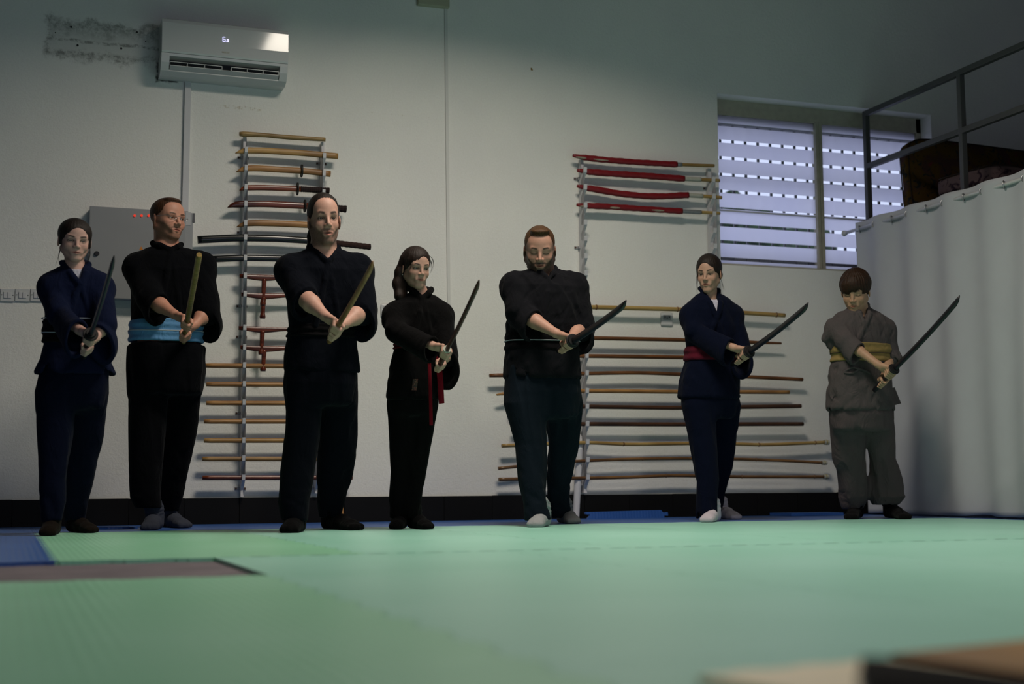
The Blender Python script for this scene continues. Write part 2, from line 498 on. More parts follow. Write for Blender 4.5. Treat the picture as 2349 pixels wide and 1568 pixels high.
# rolled shutter box outside over the head of the window
bm = B(); add_box(bm, WX0-0.05, WX1+0.05, FY+0.05, FY+0.30, gz1-0.055, WZ1+0.3, 0.01); obj('shutter_box', bm, simple('shutter_box_paint', (0.22, 0.22, 0.24), 0.8), win1)
# outside
GRD = simple('pale_yard', (0.8, 0.8, 0.82), 0.95, 0.1)
bm = B(); add_box(bm, -6, 26, WY+TH+0.05, 40, -0.4, -0.2); struct('yard_ground', bm, GRD)
LEAF = NT('leaves'); LEAF.base(LEAF.mix(LEAF.ramp(LEAF.noise(9, 5, rough=0.8), 0.4, 0.6), (0.010, 0.022, 0.012, 1), (0.05, 0.09, 0.04, 1))); LEAF.rough(0.9)
BARK = simple('bark', (0.05, 0.04, 0.03), 0.9, 0.1)
for i, (x, y, r, lab) in enumerate(((8.3, 14.4, 1.15, 'dark leafy tree outside, behind the left window pane'), (11.2, 15.0, 1.2, 'dark leafy tree outside, behind the middle of the window'), (14.3, 16.0, 1.3, 'dark leafy tree outside, behind the right window pane'))):
    t = thing('tree', lab, 'tree', (x, y, -0.2), 'trees outside the window')
    bm = B(); add_tube(bm, [(x, y, -0.2), (x+0.05, y, 0.8), (x, y, 1.8)], [0.14, 0.11, 0.09], 10); obj('trunk', bm, BARK, t)
    bm = B(); bmesh.ops.create_icosphere(bm, subdivisions=4, radius=1.0)
    for v in bm.verts:
        p = v.co; s = 1+0.10*math.sin(9*p.x+3*p.z+i)+0.09*math.sin(11*p.y-4*p.x)+0.08*math.sin(14*p.z+5*p.y)
        v.co = Vector((x+p.x*r*s, y+p.y*r*0.8*s, 2.1+p.z*1.35*s))
    obj('crown', bm, LEAF.m, t)

# ================================================================ things on the wall
WHITE = simple('white_paint', (0.56, 0.56, 0.58), 0.55, 0.35, var=0.05)
WPL = simple('white_plastic', (0.55, 0.56, 0.56), 0.35, 0.5, var=0.03)
DARK = simple('black_plastic', (0.012, 0.012, 0.014), 0.4, 0.4)
SCREW = simple('rusty_screw', (0.08, 0.035, 0.02), 0.5, 0.4)
STEEL = simple('steel', (0.45, 0.45, 0.46), 0.3, 0.5, metal=0.9)
# --- air conditioner
ac = thing('air_conditioner', 'white wall-mounted split air conditioner with a lit number display, high up on the wall', 'air conditioner', (1.23, WY, 2.87))
c0 = onY(362, 45, WY-0.10); c1 = onY(663, 74, WY-0.19)
ax0, ax1 = onY(371, 110, WY-0.20)[0], onY(661, 110, WY-0.20)[0]
az1, az0 = onY(660, 73, WY-0.17)[2], onY(640, 194, WY-0.14)[2]
hgt = az1-az0
prof = [(0, 0.0), (0.10, 0.0), (0.155, 0.025), (0.195, 0.085), (0.205, 0.115), (0.206, 0.20), (0.198, hgt-0.02), (0.185, hgt-0.004), (0.17, hgt), (0, hgt)]
# body with a slot cut for the outlet: profile pieces
def acprof(pf, xa, xb):
    bm = B(); add_prism(bm, pf, lambda u, v, w: (xa+w, WY-u, az0+v), xb-xa); return bm
low = [(0, 0), (0.10, 0.0), (0.150, 0.020), (0.150, 0.030), (0.10, 0.075), (0.10, 0.105), (0.196, 0.105), (0.200, 0.122), (0, 0.122)]
o = obj('body', acprof(low, ax0+0.05, ax1-0.05), WPL, ac)
full = [(0, 0), (0.10, 0.0), (0.152, 0.020), (0.186, 0.065), (0.198, 0.105), (0.200, 0.122), (0, 0.122)]
for a, b in ((ax0, ax0+0.05), (ax1-0.05, ax1)): obj('end_cap', acprof(full, a, b), WPL, ac)
ACP = NT('glossy_white_plastic'); ACP.base((0.55, 0.56, 0.57, 1)); ACP.rough(0.08); ACP.spec(0.6)
up = [(0.02, 0.124), (0.203, 0.124), (0.208, 0.135), (0.2085, 0.20), (0.205, hgt-0.03), (0.196, hgt-0.008), (0.18, hgt), (0.0, hgt), (0, 0.124)]
obj('front_panel', acprof(up, ax0, ax1), ACP.m, ac)
bm = B(); add_box(bm, ax0+0.05, ax1-0.05, WY-0.105, WY-0.10, 0, 0.1)
for v in bm.verts: v.co.z = az0+0.022 if v.co.z < 0.05 else az0+0.105
obj('dark_outlet', bm, DARK, ac)
xm = (ax0+ax1)/2+0.01
for k, (a, b) in enumerate(((ax0+0.055, xm-0.03), (xm+0.03, ax1-0.055))):
    bm = B()
    add_box(bm, a, b, WY-0.178, WY-0.150, az0+0.048, az0+0.052)
    for x in np.linspace(a, b, 4): add_box(bm, x-0.0015, x+0.0015, WY-0.182, WY-0.13, az0+0.048, az0+0.072)
    add_box(bm, a, b, WY-0.183, WY-0.180, az0+0.070, az0+0.074)
    obj('air_vane', bm, WPL, ac)
bm = B(); 
for v in add_prism(bm, [(0.150, 0.026), (0.178, 0.048), (0.174, 0.052), (0.146, 0.032)], lambda u, v, w: (ax0+0.055+w, WY-u, az0+v), ax1-ax0-0.11).verts: pass
obj('louver_flap', bm, simple('grey_flap', (0.42, 0.43, 0.43), 0.5), ac)
LED = emit('display_glow', (0.62, 0.60, 1.0, 1), 1.6)
def seg_digit(bm, cx, cz, h, segs, y, t=0.0022):
    w = h*0.52
    S = {'a': (-w/2, w/2, h/2), 'g': (-w/2, w/2, 0), 'd': (-w/2, w/2, -h/2)}
    for s in segs:
        if s in S:
            a, b, z = S[s]; add_box(bm, cx+a, cx+b, y-0.001, y, cz+z-t, cz+z+t)
        else:
            x = cx+(w/2 if s in 'bc' else -w/2); z0, z1 = (0, h/2) if s in 'bf' else (-h/2, 0)
            add_box(bm, x-t, x+t, y-0.001, y, cz+z0, cz+z1)
bm = B()
p1, p2 = onY(514, 90, WY-0.209), onY(522.5, 93, WY-0.209)
YD = WY-0.2088
seg_digit(bm, p1[0], p1[2], 0.029, 'afgedc', YD, 0.0016); seg_digit(bm, p2[0], p2[2], 0.015, 'abcdef', YD, 0.0022)
add_box(bm, p2[0]-0.011, p2[0]-0.008, YD-0.001, YD, p2[2]-0.009, p2[2]-0.006)
obj('number_display', bm, LED, ac)
bm = B(); p = onY(518, 120, WY-0.209)
for k in range(5):
    add_box(bm, p[0]-0.024+k*0.010, p[0]-0.024+k*0.010+0.007, YD+0.0008-0.0015, YD+0.0008, p[2]-0.0045, p[2]-0.002)
    add_box(bm, p[0]-0.024+k*0.010, p[0]-0.024+k*0.010+0.002, YD+0.0008-0.0015, YD+0.0008, p[2]-0.0045, p[2]+0.0035)
    add_box(bm, p[0]-0.024+k*0.010, p[0]-0.024+k*0.010+0.007, YD+0.0008-0.0015, YD+0.0008, p[2]+0.0015, p[2]+0.0035)
obj('name_badge', bm, simple('tan_print', (0.42, 0.38, 0.26), 0.4), ac, label='worn tan lettering')
# --- drill holes of the old unit
for i, (px, py) in enumerate(((163, 62), (314, 74), (178, 104), (278, 111), (127, 75), (334, 95))):
    p = wall(px, py)
    bm = B(); r = 0.007 if i < 4 else 0.004
    add_tube(bm, [(p[0], WY-0.003, p[2]), (p[0], WY+0.002, p[2])], r, 10)
    tag(obj('wall_plug', bm, DARK), ['dark plug hole in the mould stain, upper left', 'dark plug hole in the mould stain, upper right near the air conditioner', 'dark plug hole in the mould stain, lower left', 'dark plug hole in the mould stain, lower right', 'small dark nail hole at the left edge of the mould stain', 'small dark nail hole low at the right edge of the mould stain'][i], 'wall hole', 'plug holes of a removed wall unit')
# --- trunking and conduits
def trunk(name, label, px, y0, y1, wpx, dep, m=WHITE, cat='cable duct'):
    a, b = wall(px[0], y0), wall(px[1], y1)
    w = wpx/FPX*depth(a)/math.cos(0.2)
    bm = B(); add_box(bm, -w/2, w/2, -dep, 0, 0, 1, 0.002)
    for v in bm.verts:
        t = v.co.z; v.co = Vector((b[0]+(a[0]-b[0])*t+v.co.x, WY+v.co.y, b[2]+(a[2]-b[2])*t))
    return tag(obj(name, bm, m), label, cat)
trunk('cable_duct', 'wide white cable duct running down from the air conditioner to the grey panel', (431, 424), 178, 486, 14, 0.022, WHITE)
trunk('conduit', 'thin painted conduit running down the wall from the small ceiling-height box', (1022, 1029), 10, 700, 7, 0.012, simple('conduit_paint', (0.62, 0.62, 0.60), 0.7, 0.3, var=0.04))
bm = B(); a = wall(955, 14); b = wall(1027, -14); add_box(bm, a[0], b[0], WY-0.05, WY, a[2], b[2]+0.02, 0.006)
tag(obj('junction_box', bm, simple('old_box', (0.42, 0.41, 0.30), 0.6)), 'pale junction box at the top of the thin conduit', 'junction box')
# --- electric cabinet
pn = thing('electric_cabinet', 'grey metal cabinet with red lamps and black lock behind the man with glasses', 'cabinet', (0.75, WY, 1.4))
GREYM = simple('grey_enamel', (0.30, 0.31, 0.32), 0.5, 0.4, var=0.05)
q0, q1 = onY(206, 472, WY-0.1), onY(440, 691, WY-0.1)
bm = B(); add_box(bm, q0[0]+0.004, q1[0], WY-0.09, WY, q1[2]+0.003, q0[2]-0.003, 0.004); obj('body', bm, GREYM, pn)
bm = B(); add_box(bm, q0[0], q1[0]-0.045, WY-0.102, WY-0.09, q1[2], q0[2], 0.004); dr = obj('door', bm, simple('grey_door_enamel', (0.27, 0.28, 0.29), 0.5, 0.4, var=0.04), pn)
p = onY(222, 581, WY-0.105)
bm = B(); add_tube(bm, [(p[0], WY-0.101, p[2]), (p[0], WY-0.116, p[2])], [0.016, 0.013], 16); obj('lock', bm, DARK, dr)
p = onY(256, 640, WY-0.105)
bm = B(); add_box(bm, p[0]-0.006, p[0]+0.006, WY-0.108, WY-0.10, p[2]-0.06, p[2]+0.05, 0.003); obj('handle', bm, GREYM, dr)
REDL = emit('red_lamp_glow', (1.0, 0.05, 0.02, 1), 0.7)
for px in (309, 325, 341):
    p = onY(px, 494, WY-0.105)
    bm = B(); add_tube(bm, [(p[0], WY-0.101, p[2]), (p[0], WY-0.110, p[2])], [0.0085, 0.006], 12); obj('red_lamp', bm, REDL, dr)
p = onY(324, 569, WY-0.105)
bm = B(); add_prism(bm, [(-0.012, -0.01), (0.012, -0.01), (0, 0.012)], lambda u, v, w: (p[0]+u, WY-0.1025-w, p[2]+v), 0.001); obj('warning_sticker', bm, simple('orange_sticker', (0.6, 0.2, 0.02), 0.5), dr)
for py in (500, 660):
    p = onY(443, py, WY-0.08)
    bm = B(); add_box(bm, p[0]-0.004, p[0]+0.010, WY-0.095, WY-0.07, p[2]-0.03, p[2]+0.03, 0.003); obj('hinge', bm, simple('dark_steel', (0.09, 0.09, 0.1), 0.4, 0.5), pn)
p = onY(432, 500, WY-0.1)
bm = B(); add_box(bm, p[0]-0.02, p[0]+0.016, WY-0.0925, WY-0.0895, p[2]-0.045, p[2]+0.04); obj('paper_label', bm, simple('paper', (0.45, 0.45, 0.46), 0.8), pn)
# --- switches
for i, (xa, xb) in enumerate(((1, 33), (35, 68), (70, 102))):
    a, b = wall(xa, 662), wall(xb, 692)
    w = b[0]-a[0]
    sw = thing('light_switch', ['white double light switch at the left edge of the picture', 'white double light switch in the middle of the row of three', 'white double light switch half hidden by the woman in navy'][i], 'light switch', (a[0], WY, b[2]), 'light switches in a row')
    bm = B(); add_box(bm, a[0], b[0], WY-0.012, WY, b[2], a[2], 0.003); obj('plate', bm, WPL, sw)
    cx, cz = (a[0]+b[0])/2, (a[2]+b[2])/2
    for s in (-1, 1):
        bm = B(); add_box(bm, cx+s*0.0115-0.0105, cx+s*0.0115+0.0105, WY-0.017, WY-0.010, cz-0.019, cz+0.019, 0.002); obj('rocker', bm, WHITE, sw)
    for s in (-1, 1):
        bm = B(); add_tube(bm, [(cx+s*0.032, WY-0.010, cz), (cx+s*0.032, WY-0.0135, cz)], 0.003, 8); obj('screw', bm, DARK, sw)
# --- outlets
def outlet(px, py, wpx, label, dark=True, plug=False):
    p = wall(px, py); s = wpx/FPX*depth(p)*1.08/2
    t = thing('wall_outlet', label, 'outlet', (p[0], WY, p[2]))
    bm = B(); add_box(bm, p[0]-s, p[0]+s, WY-0.014, WY, p[2]-s*1.03, p[2]+s*1.03, 0.010); obj('plate', bm, WPL, t)
    bm = B(); add_box(bm, p[0]-s*0.62, p[0]+s*0.62, WY-0.018, WY-0.012, p[2]-s*0.12, p[2]+s*0.62, 0.004); ins = obj('socket_insert', bm, simple('grey_insert', (0.30, 0.31, 0.33), 0.5), t)
    for k in (-1, 0, 1):
        bm = B(); add_tube(bm, [(p[0]+k*s*0.36, WY-0.0175, p[2]+s*(0.3-0.12*(k == 0))), (p[0]+k*s*0.36, WY-0.0192, p[2]+s*(0.3-0.12*(k == 0)))], s*0.11, 8); obj('pin_hole', bm, DARK, ins)
    if plug:
        bm = B(); add_tube(bm, [(p[0]+0.004, WY-0.014, p[2]+0.01), (p[0]+0.004, WY-0.05, p[2]+0.01)], [0.02, 0.014], 12); obj('plug', bm, DARK, t)
outlet(1528, 732, 28, 'pale square outlet with dark pin holes, under the thick bamboo pole')
outlet(887, 712, 27, 'pale outlet with a dark plug, behind the girl in black', plug=True)
# --- drain pipe
a = onY(1329, 1010, WY-0.05); b = onY(1321, 1188, WY-0.05)
bm = B(); pts = [(a[0], WY-0.004, a[2]+0.06), (a[0]+0.0, WY-0.04, a[2]+0.02), (a[0], WY-0.05, a[2]-0.06), ((a[0]+b[0])/2, WY-0.055, (a[2]+b[2])/2), (b[0], WY-0.05, 0.0)]
add_tube(bm, pts, 0.0235, 18)
tag(obj('drain_pipe', bm, simple('pipe_plastic', (0.58, 0.58, 0.60), 0.5, 0.3)), 'white plastic drain pipe standing on the floor against the wall, behind the bearded man', 'pipe')

# ================================================================ weapon racks
def rail(parent, top, bot, sticks, m=WHITE, wpx=7, spacing=None, side=1, dep=0.05):
    """toothed plate standing off the wall; top, bot: pixel ends; sticks: heights (world z) that rest in hooks"""
    a = onY(*top, WY-0.06); b = onY(*bot, WY-0.06)
    w = wpx/FPX*depth(a)
    bm = B()
    zs = sorted(sticks, reverse=True)
    poly = [(0.012, b[2]), (dep, b[2])]
    for z in sorted(sticks):
        # a hook: slopes out to its lip, then drops into the notch that holds the stick
        poly += [(dep-0.004, z-0.075), (dep+0.012, z-0.05), (dep+0.052, z-0.012), (dep+0.056, z+0.022), (dep+0.047, z+0.022), (dep+0.040, z-0.010), (dep+0.016, z-0.014), (dep-0.006, z+0.004), (dep-0.006, z+0.012)]
    poly += [(dep-0.006, a[2]), (0.012, a[2])]
    zz = lambda v: (a[0]-b[0])*(v-b[2])/(a[2]-b[2])+b[0]
    add_prism(bm, poly, lambda u, v, w_: (zz(v)-w/2+w_, WY-u, v), w)
    bmesh.ops.triangulate(bm, faces=[f for f in bm.faces if len(f.verts) > 4])
    o = obj('rail', bm, m, parent)
    return a, b, w, zz
def bracket(parent, x, z, name='bracket'):
    bm = B(); add_box(bm, x-0.035, x+0.035, WY-0.005, WY, z-0.010, z+0.010, 0.001); add_box(bm, x-0.012, x+0.012, WY-0.03, WY, z-0.008, z+0.008, 0.001)
    br = obj(name, bm, simple('pale_metal', (0.35, 0.35, 0.36), 0.5, 0.5), parent)
    for s in (-1, 1):
        bm = B(); add_tube(bm, [(x+s*0.028, WY-0.004, z), (x+s*0.028, WY-0.009, z)], 0.0065, 8); obj('screw', bm, SCREW, br)
SO = 0.078      # how far the sticks hang off the wall
def zst(px, py): return onY(px, py, WY-SO)[2]
rackL = thing('weapon_rack', 'white toothed wall rack with two tall rails holding swords, tonfas and short staffs', 'rack', (1.65, WY, 0.2))
zl = [zst(560, y) for y in (346, 387, 431, 469, 513, 546, 593, 634, 676, 753, 798, 839, 882, 924, 967, 1011, 1052, 1096)]
a_, b_, w_, zzL = rail(rackL, (563, 311), (556, 1139), zl)
zr_ = [z for z in zl]
a2, b2, w2, zzR = rail(rackL, (742, 324), (727, 1131), zr_)
for y in (363, 534, 703, 773, 948, 1120):
    z = wall(560, y)[2]
    bracket(rackL, zzL(z)-0.005, z); bracket(rackL, zzR(z), z)
rackR = thing('weapon_rack', 'white toothed wall rack with two tall rails holding red padded swords and long staffs', 'rack', (4.2, WY, 0.2))
zr = [zst(1340, y) for y in (392, 431, 473, 512, 549, 589, 628, 667, 705, 740, 776, 817, 857, 897, 933, 973, 1014, 1055, 1095)]
a_, b_, w_, z1L = rail(rackR, (1337, 364), (1344, 1130), zr, wpx=8)
a_, b_, w_, z1R = rail(rackR, (1630, 385), (1650, 1123), zr, wpx=8)
for y in (412, 569, 735, 830, 953, 1112):
    z = wall(1340, y)[2]
    bracket(rackR, z1L(z)-0.012, z); bracket(rackR, z1R(z), z)

# ================================================================ sticks and swords on the racks
W_LIGHT = wood('pale_wood', srgb(178, 142, 84), srgb(146, 108, 58))
W_TAN = wood('tan_wood', srgb(170, 126, 74), srgb(130, 90, 48))
W_RED = wood('red_wood', srgb(136, 66, 34), srgb(84, 34, 16), 0.3, 0.5)
W_DRED = wood('dark_red_wood', srgb(112, 50, 30), srgb(62, 22, 14), 0.25, 0.5)
W_BROWN = wood('brown_wood', srgb(118, 74, 38), srgb(78, 46, 22))
W_DARK = wood('dark_brown_wood', srgb(80, 48, 28), srgb(52, 30, 18))
BAM = wood('bamboo', srgb(176, 150, 92), srgb(150, 118, 64), 0.35, 0.5)
BAMD = wood('brown_bamboo', srgb(132, 96, 54), srgb(96, 64, 32), 0.35, 0.5)
LACQ = simple('black_lacquer', (0.006, 0.007, 0.008), 0.22, 0.5)
WRAP = simple('dark_cord_wrap', (0.02, 0.012, 0.012), 0.8, 0.2, var=0.6, vscale=120)
def path_px(pts, off=SO):
    return [onY(x, y, WY-off) for x, y in pts]
def resample(P, n):
    P = np.array(P); s = np.r_[0, np.cumsum(np.linalg.norm(np.diff(P, axis=0), axis=1))]
    t = np.linspace(0, s[-1], n)
    # smooth (Catmull-like) through monotone cubic of few points
    return np.stack([np.interp(t, s, P[:, k]) for k in range(3)], 1)
def smooth_path(P, n):
    Q = resample(P, n)
    for _ in range(6): Q[1:-1] = (Q[:-2]+2*Q[1:-1]+Q[2:])/4
    return Q
def pxr(px, P): return px*1.08/2/FPX*depth(P)
def staff(name, label, pts, thpx, m, group=None, cat='staff', taper=None, n=24, off=SO):
    Q = smooth_path(path_px(pts, off), n)
    r = pxr(thpx, Q[0]); R = [r]*n
    if taper:
        for i in range(n):
            t = i/(n-1)
            R[i] = r*np.interp(t, *taper)
    R[0] *= 0.9; 
    bm = B(); add_tube(bm, Q, R, 12)
    return tag(obj(name, bm, m, smooth=False), label, cat, group)
def shade(o):
    for p in o.data.polygons: p.use_smooth = len(p.vertices) == 4
# rough branch on top of the left rack
o = staff('wooden_stick', 'rough pale branch lying across the very top of the left rack', [(549, 307), (600, 309), (660, 315), (746, 320)], 10, wood('peeled_branch', srgb(176, 150, 100), srgb(128, 98, 56)), taper=([0, 0.04, 0.3, 0.6, 1], [1.0, 1.2, 0.95, 1.05, 0.9])); shade(o)
def sword_px(name, label, pts, thpx, m, tipl=True, guard=None, handle=None, hm=None, group='wooden swords on the left rack', cat='wooden sword'):
    """a wooden sword lying along the rack: tip at the first point; guard = x pixel; handle = x from which a wrapped grip runs"""
    Q = smooth_path(path_px(pts), 30)
    t = thing(name, label, cat, Q[0], group)
    r = pxr(thpx*1.12, Q[0])
    gi = len(Q)
    xs_ = [proj(q)[0] for q in Q]
    if handle is not None: gi = min(range(len(Q)), key=lambda i: abs(xs_[i]-handle))
    bl = Q[:gi+1] if handle is not None else Q
    n = len(bl)
    bm = B()
    # blade: oval section; slanted tip
    rad = []
    pts_ = []
    for i, q in enumerate(bl):
        k = min(1.0, (i/ n)/0.12) if tipl else 1.0
        s = 0.10+0.90*math.sin(k*PI/2) if k < 1 else 1.0
        rad.append((r*0.66*max(s, 0.4), r*s)); pts_.append(q+np.array([0, 0, -r*(1-s)*0.95]))
    add_tube(bm, pts_, rad, 12, power=2.6)
    o = obj('blade', bm, m, t, smooth=False); shade(o)
    if handle is not None:
        bm = B(); hq = Q[gi:]
        hq = smooth_path(hq, 26)
        add_tube(bm, hq, [(r*0.80*(1+0.09*(i % 2)), r*1.0*(1+0.09*(i % 2))) for i in range(len(hq))], 10)
        add_tube(bm, [hq[-1], hq[-1]+np.array([0.012, 0, -0.0005])], r*1.1, 10)
        obj('wrapped_grip', bm, hm or WRAP, t)
    if guard is not None:
        i = min(range(len(Q)), key=lambda i: abs(xs_[i]-guard)); q = Q[i]
        bm = B(); add_tube(bm, [q+np.array([-0.004, 0, 0]), q+np.array([0.004, 0, 0])], 0.040, 24, sq=1.05)
        obj('guard', bm, simple('black_guard', (0.012, 0.012, 0.012), 0.6), t)
    return t
sword_px('wooden_sword', 'short pale wooden sword without a guard, second from the top of the left rack', [(540, 345), (600, 345), (680, 350), (775, 358)], 12, W_LIGHT)
sword_px('wooden_sword', 'short tan wooden sword with a black guard and plain tan grip', [(542, 388), (580, 385), (660, 390), (700, 392), (758, 399)], 12, W_TAN, guard=695)
sword_px('wooden_sword', 'short brown wooden sword with a black guard and black corded grip', [(549, 431), (600, 430), (680, 433), (751, 437)], 11, W_RED, guard=684, handle=686)
sword_px('wooden_sword', 'glossy red-brown wooden sword with a black guard just left of the long-haired man\'s head', [(522, 469), (600, 467), (700, 472), (790, 479)], 13, W_DRED, guard=703, handle=706)
sword_px('wooden_sword', 'pale tan wooden sword whose blunt end runs behind the long-haired man\'s head', [(543, 514), (580, 511), (650, 513), (770, 519)], 12, W_TAN)
# two lacquered scabbards
def scabbard(label, pts, thpx, handle=None):
    Q = smooth_path(path_px(pts), 36); r = pxr(thpx, Q[0])
    t = thing('sheathed_sword', label, 'sword', Q[0], 'black scabbards on the left rack')
    xs_ = [proj(q)[0] for q in Q]
    gi = min(range(len(Q)), key=lambda i: abs(xs_[i]-handle)) if handle else len(Q)-1
    bm = B(); add_tube(bm, Q[:gi+1], [(r*0.8, r*(1.03-0.12*i/gi)) for i in range(gi+1)], 14, power=2.4); o = obj('scabbard', bm, LACQ, t); shade(o)
    if handle:
        bm = B(); hq = smooth_path(Q[gi:], 22); add_tube(bm, hq, [(r*0.68*(1+0.1*(i % 2)), r*0.8*(1+0.1*(i % 2))) for i in range(len(hq))], 10)
        obj('wrapped_grip', bm, simple('brown_cord_wrap', (0.03, 0.014, 0.012), 0.8, 0.2, var=0.7, vscale=90), t)
        q = Q[gi]; bm = B(); add_tube(bm, [q-np.array([0.004, 0, 0]), q+np.array([0.004, 0, 0])], r*1.5, 20); obj('guard', bm, DARK, t)
        q = hq[-1]; bm = B(); add_tube(bm, [q, q+np.array([0.008, 0, 0])], r*0.86, 12); obj('pommel', bm, STEEL if False else WRAP, t)
scabbard('long curved black lacquered scabbard with a cord-wrapped hilt passing behind the long-haired man\'s neck', [(453, 550), (540, 545), (640, 547), (740, 554), (847, 566)], 16, handle=735)
scabbard('shorter straight black scabbard just below the long curved one', [(489, 594), (560, 591), (660, 593), (800, 600)], 14)
# tonfas
def tonfa(label, x0, y, hx, hy):
    a = onY(x0, y, WY-SO); b = onY(x0+178, y+4.5, WY-SO)
    t = thing('tonfa', label, 'tonfa', a, 'red-brown tonfas on the left rack')
    r = pxr(9, a); Q = resample([a, b], 16)
    bm = B()
    # upper edge straight, underside bellies out to its deepest at the grip
    hX = onY(hx, y, WY-SO)[0]
    rad = []; P = []
    for q in Q:
        k = 1-min(1, abs(q[0]-hX)/0.16)
        h = r*(0.95+0.55*k*k*(3-2*k)); rad.append((r*0.8, h)); P.append(q+np.array([0, 0, -(h-r*0.95)]))
    add_tube(bm, P, rad, 12, power=3.0)
    o = obj('beam', bm, W_DRED, t); shade(o)
    zb = onY(hx, hy, WY-SO)[2]
    bm = B(); q = np.array([hX, WY-SO, np.interp(hX, [a[0], b[0]], [a[2], b[2]])-r])
    e = np.array([hX-0.006, WY-SO, zb])
    add_tube(bm, resample([q, q*0.1+e*0.9, e, e-np.array([0, 0, 0.004])], 14), [0.017, 0.0165, 0.016, 0.0155, 0.015, 0.0145, 0.014, 0.014, 0.014, 0.0142, 0.015, 0.018, 0.020, 0.017], 12, up=(0, 1, 0))
    o = obj('side_grip', bm, W_DRED, t); shade(o)
tonfa('red-brown tonfa, topmost of the four on the left rack', 549, 633, 606, 700)
tonfa('red-brown tonfa, second of the four from the top, its grip hanging free', 553, 675, 605, 729)
tonfa('red-brown tonfa, third of the four from the top', 547, 752, 602, 812)
tonfa('red-brown tonfa, lowest of the four, its grip ending behind the top short staff', 551, 796, 606, 850)
# short staffs
HN = [(471, 838, 'tan'), (473, 881, 'tan'), (473, 924, 'tan'), (468, 966, 'tan'), (468, 1010, 'pale'), (464, 1052, 'pale'), (464, 1095, 'red-brown')]
ordn = ['topmost', 'second', 'third', 'fourth', 'fifth', 'sixth', 'lowest']
for i, (x0, y, c) in enumerate(HN):
    m = {'tan': W_TAN, 'pale': W_LIGHT, 'red-brown': W_RED}[c]
    sl = max(0, (960-y)/960*0.06)
    xe = x0+(344 if i == 6 else 330-i*2)
    o = staff('short_staff', f'{c} short wooden staff, {ordn[i]} of the seven at the foot of the left rack' if i not in (0, 6) else f'{c} short wooden staff, {ordn[i]} of the seven near the foot of the left rack', [(x0, y), (xe, y+(xe-x0)*sl)], 10, m, 'short staffs on the left rack'); shade(o)
# red padded swords
REDP = simple('red_vinyl', (0.18, 0.006, 0.010), 0.42, 0.45, var=0.25, vscale=30, bump=0.4, bscale=60)
TAPE = simple('white_tape', (0.40, 0.40, 0.34), 0.6, 0.3, var=0.15, vscale=60)
STAPE = simple('silver_tape', (0.26, 0.28, 0.29), 0.35, 0.5, metal=0.4, var=0.25, vscale=50)
WORN = simple('worn_foam', (0.30, 0.26, 0.20), 0.9, 0.1, var=0.4, vscale=80)
def padded(label, pts, th, x_red, x_tape, tape, tears=()):
    Q = smooth_path(path_px(pts), 60); r = pxr(th, Q[0])
    t = thing('padded_sword', label, 'padded sword', Q[0], 'red padded practice swords on the right rack')
    xs_ = np.array([proj(q)[0] for q in Q])
    i1 = int(np.argmin(abs(xs_-x_red))); i2 = int(np.argmin(abs(xs_-x_tape)))
    bm = B(); rad = []; P = []
    for i in range(i1+1):
        k = min(1, i/5.0); s = 0.45+0.55*k; w = 1+0.05*math.sin(i*1.7)+0.04*math.sin(i*0.6+2)
        rad.append((r*0.85*s*w, r*s*w)); P.append(Q[i]+np.array([0, 0, r*(1-s)*0.4]))
    add_tube(bm, P, rad, 12, power=2.5); o = obj('red_padding', bm, REDP, t); shade(o)
    for tx, tw in tears:
        i = int(np.argmin(abs(xs_-tx))); j = min(i+tw, i1)
        bm = B(); add_tube(bm, Q[i:j+1]+np.array([0, -r*0.62, -r*0.35]), [(r*0.34, r*0.36*(0.3+0.7*math.sin(PI*(k+0.5)/(j-i+1)))) for k in range(j-i+1)], 8); obj('torn_patch', bm, WORN, o, label='torn pale foam')
    bm = B(); add_tube(bm, Q[i1-1:i2+1], r*0.74, 12); o2 = obj('tape_band', bm, tape, t); shade(o2)
    bm = B(); add_tube(bm, Q[i2-1:], r*0.58, 12); o3 = obj('cane_grip', bm, BAM, t); shade(o3)
padded('torn red padded sword with silver tape, topmost on the right rack', [(1314, 358), (1380, 366), (1460, 372), (1550, 377), (1638, 380)], 13, 1552, 1566, STAPE, ((1322, 4), (1360, 6)))
padded('red padded sword with long white tape, second from the top of the right rack', [(1324, 392), (1400, 398), (1480, 403), (1570, 410), (1650, 414)], 14, 1572, 1605, TAPE)
padded('bowed red padded sword with white tape, its tip curving up, third on the right rack', [(1324, 428), (1365, 434), (1420, 444), (1480, 450), (1530, 450), (1578, 447), (1655, 453)], 14, 1578, 1613, TAPE)
padded('scuffed red padded sword with silver tape, lowest of the four red ones', [(1323, 471), (1400, 474), (1490, 480), (1560, 484), (1651, 489)], 13, 1562, 1610, STAPE, ((1395, 4), (1330, 3), (1495, 5)))
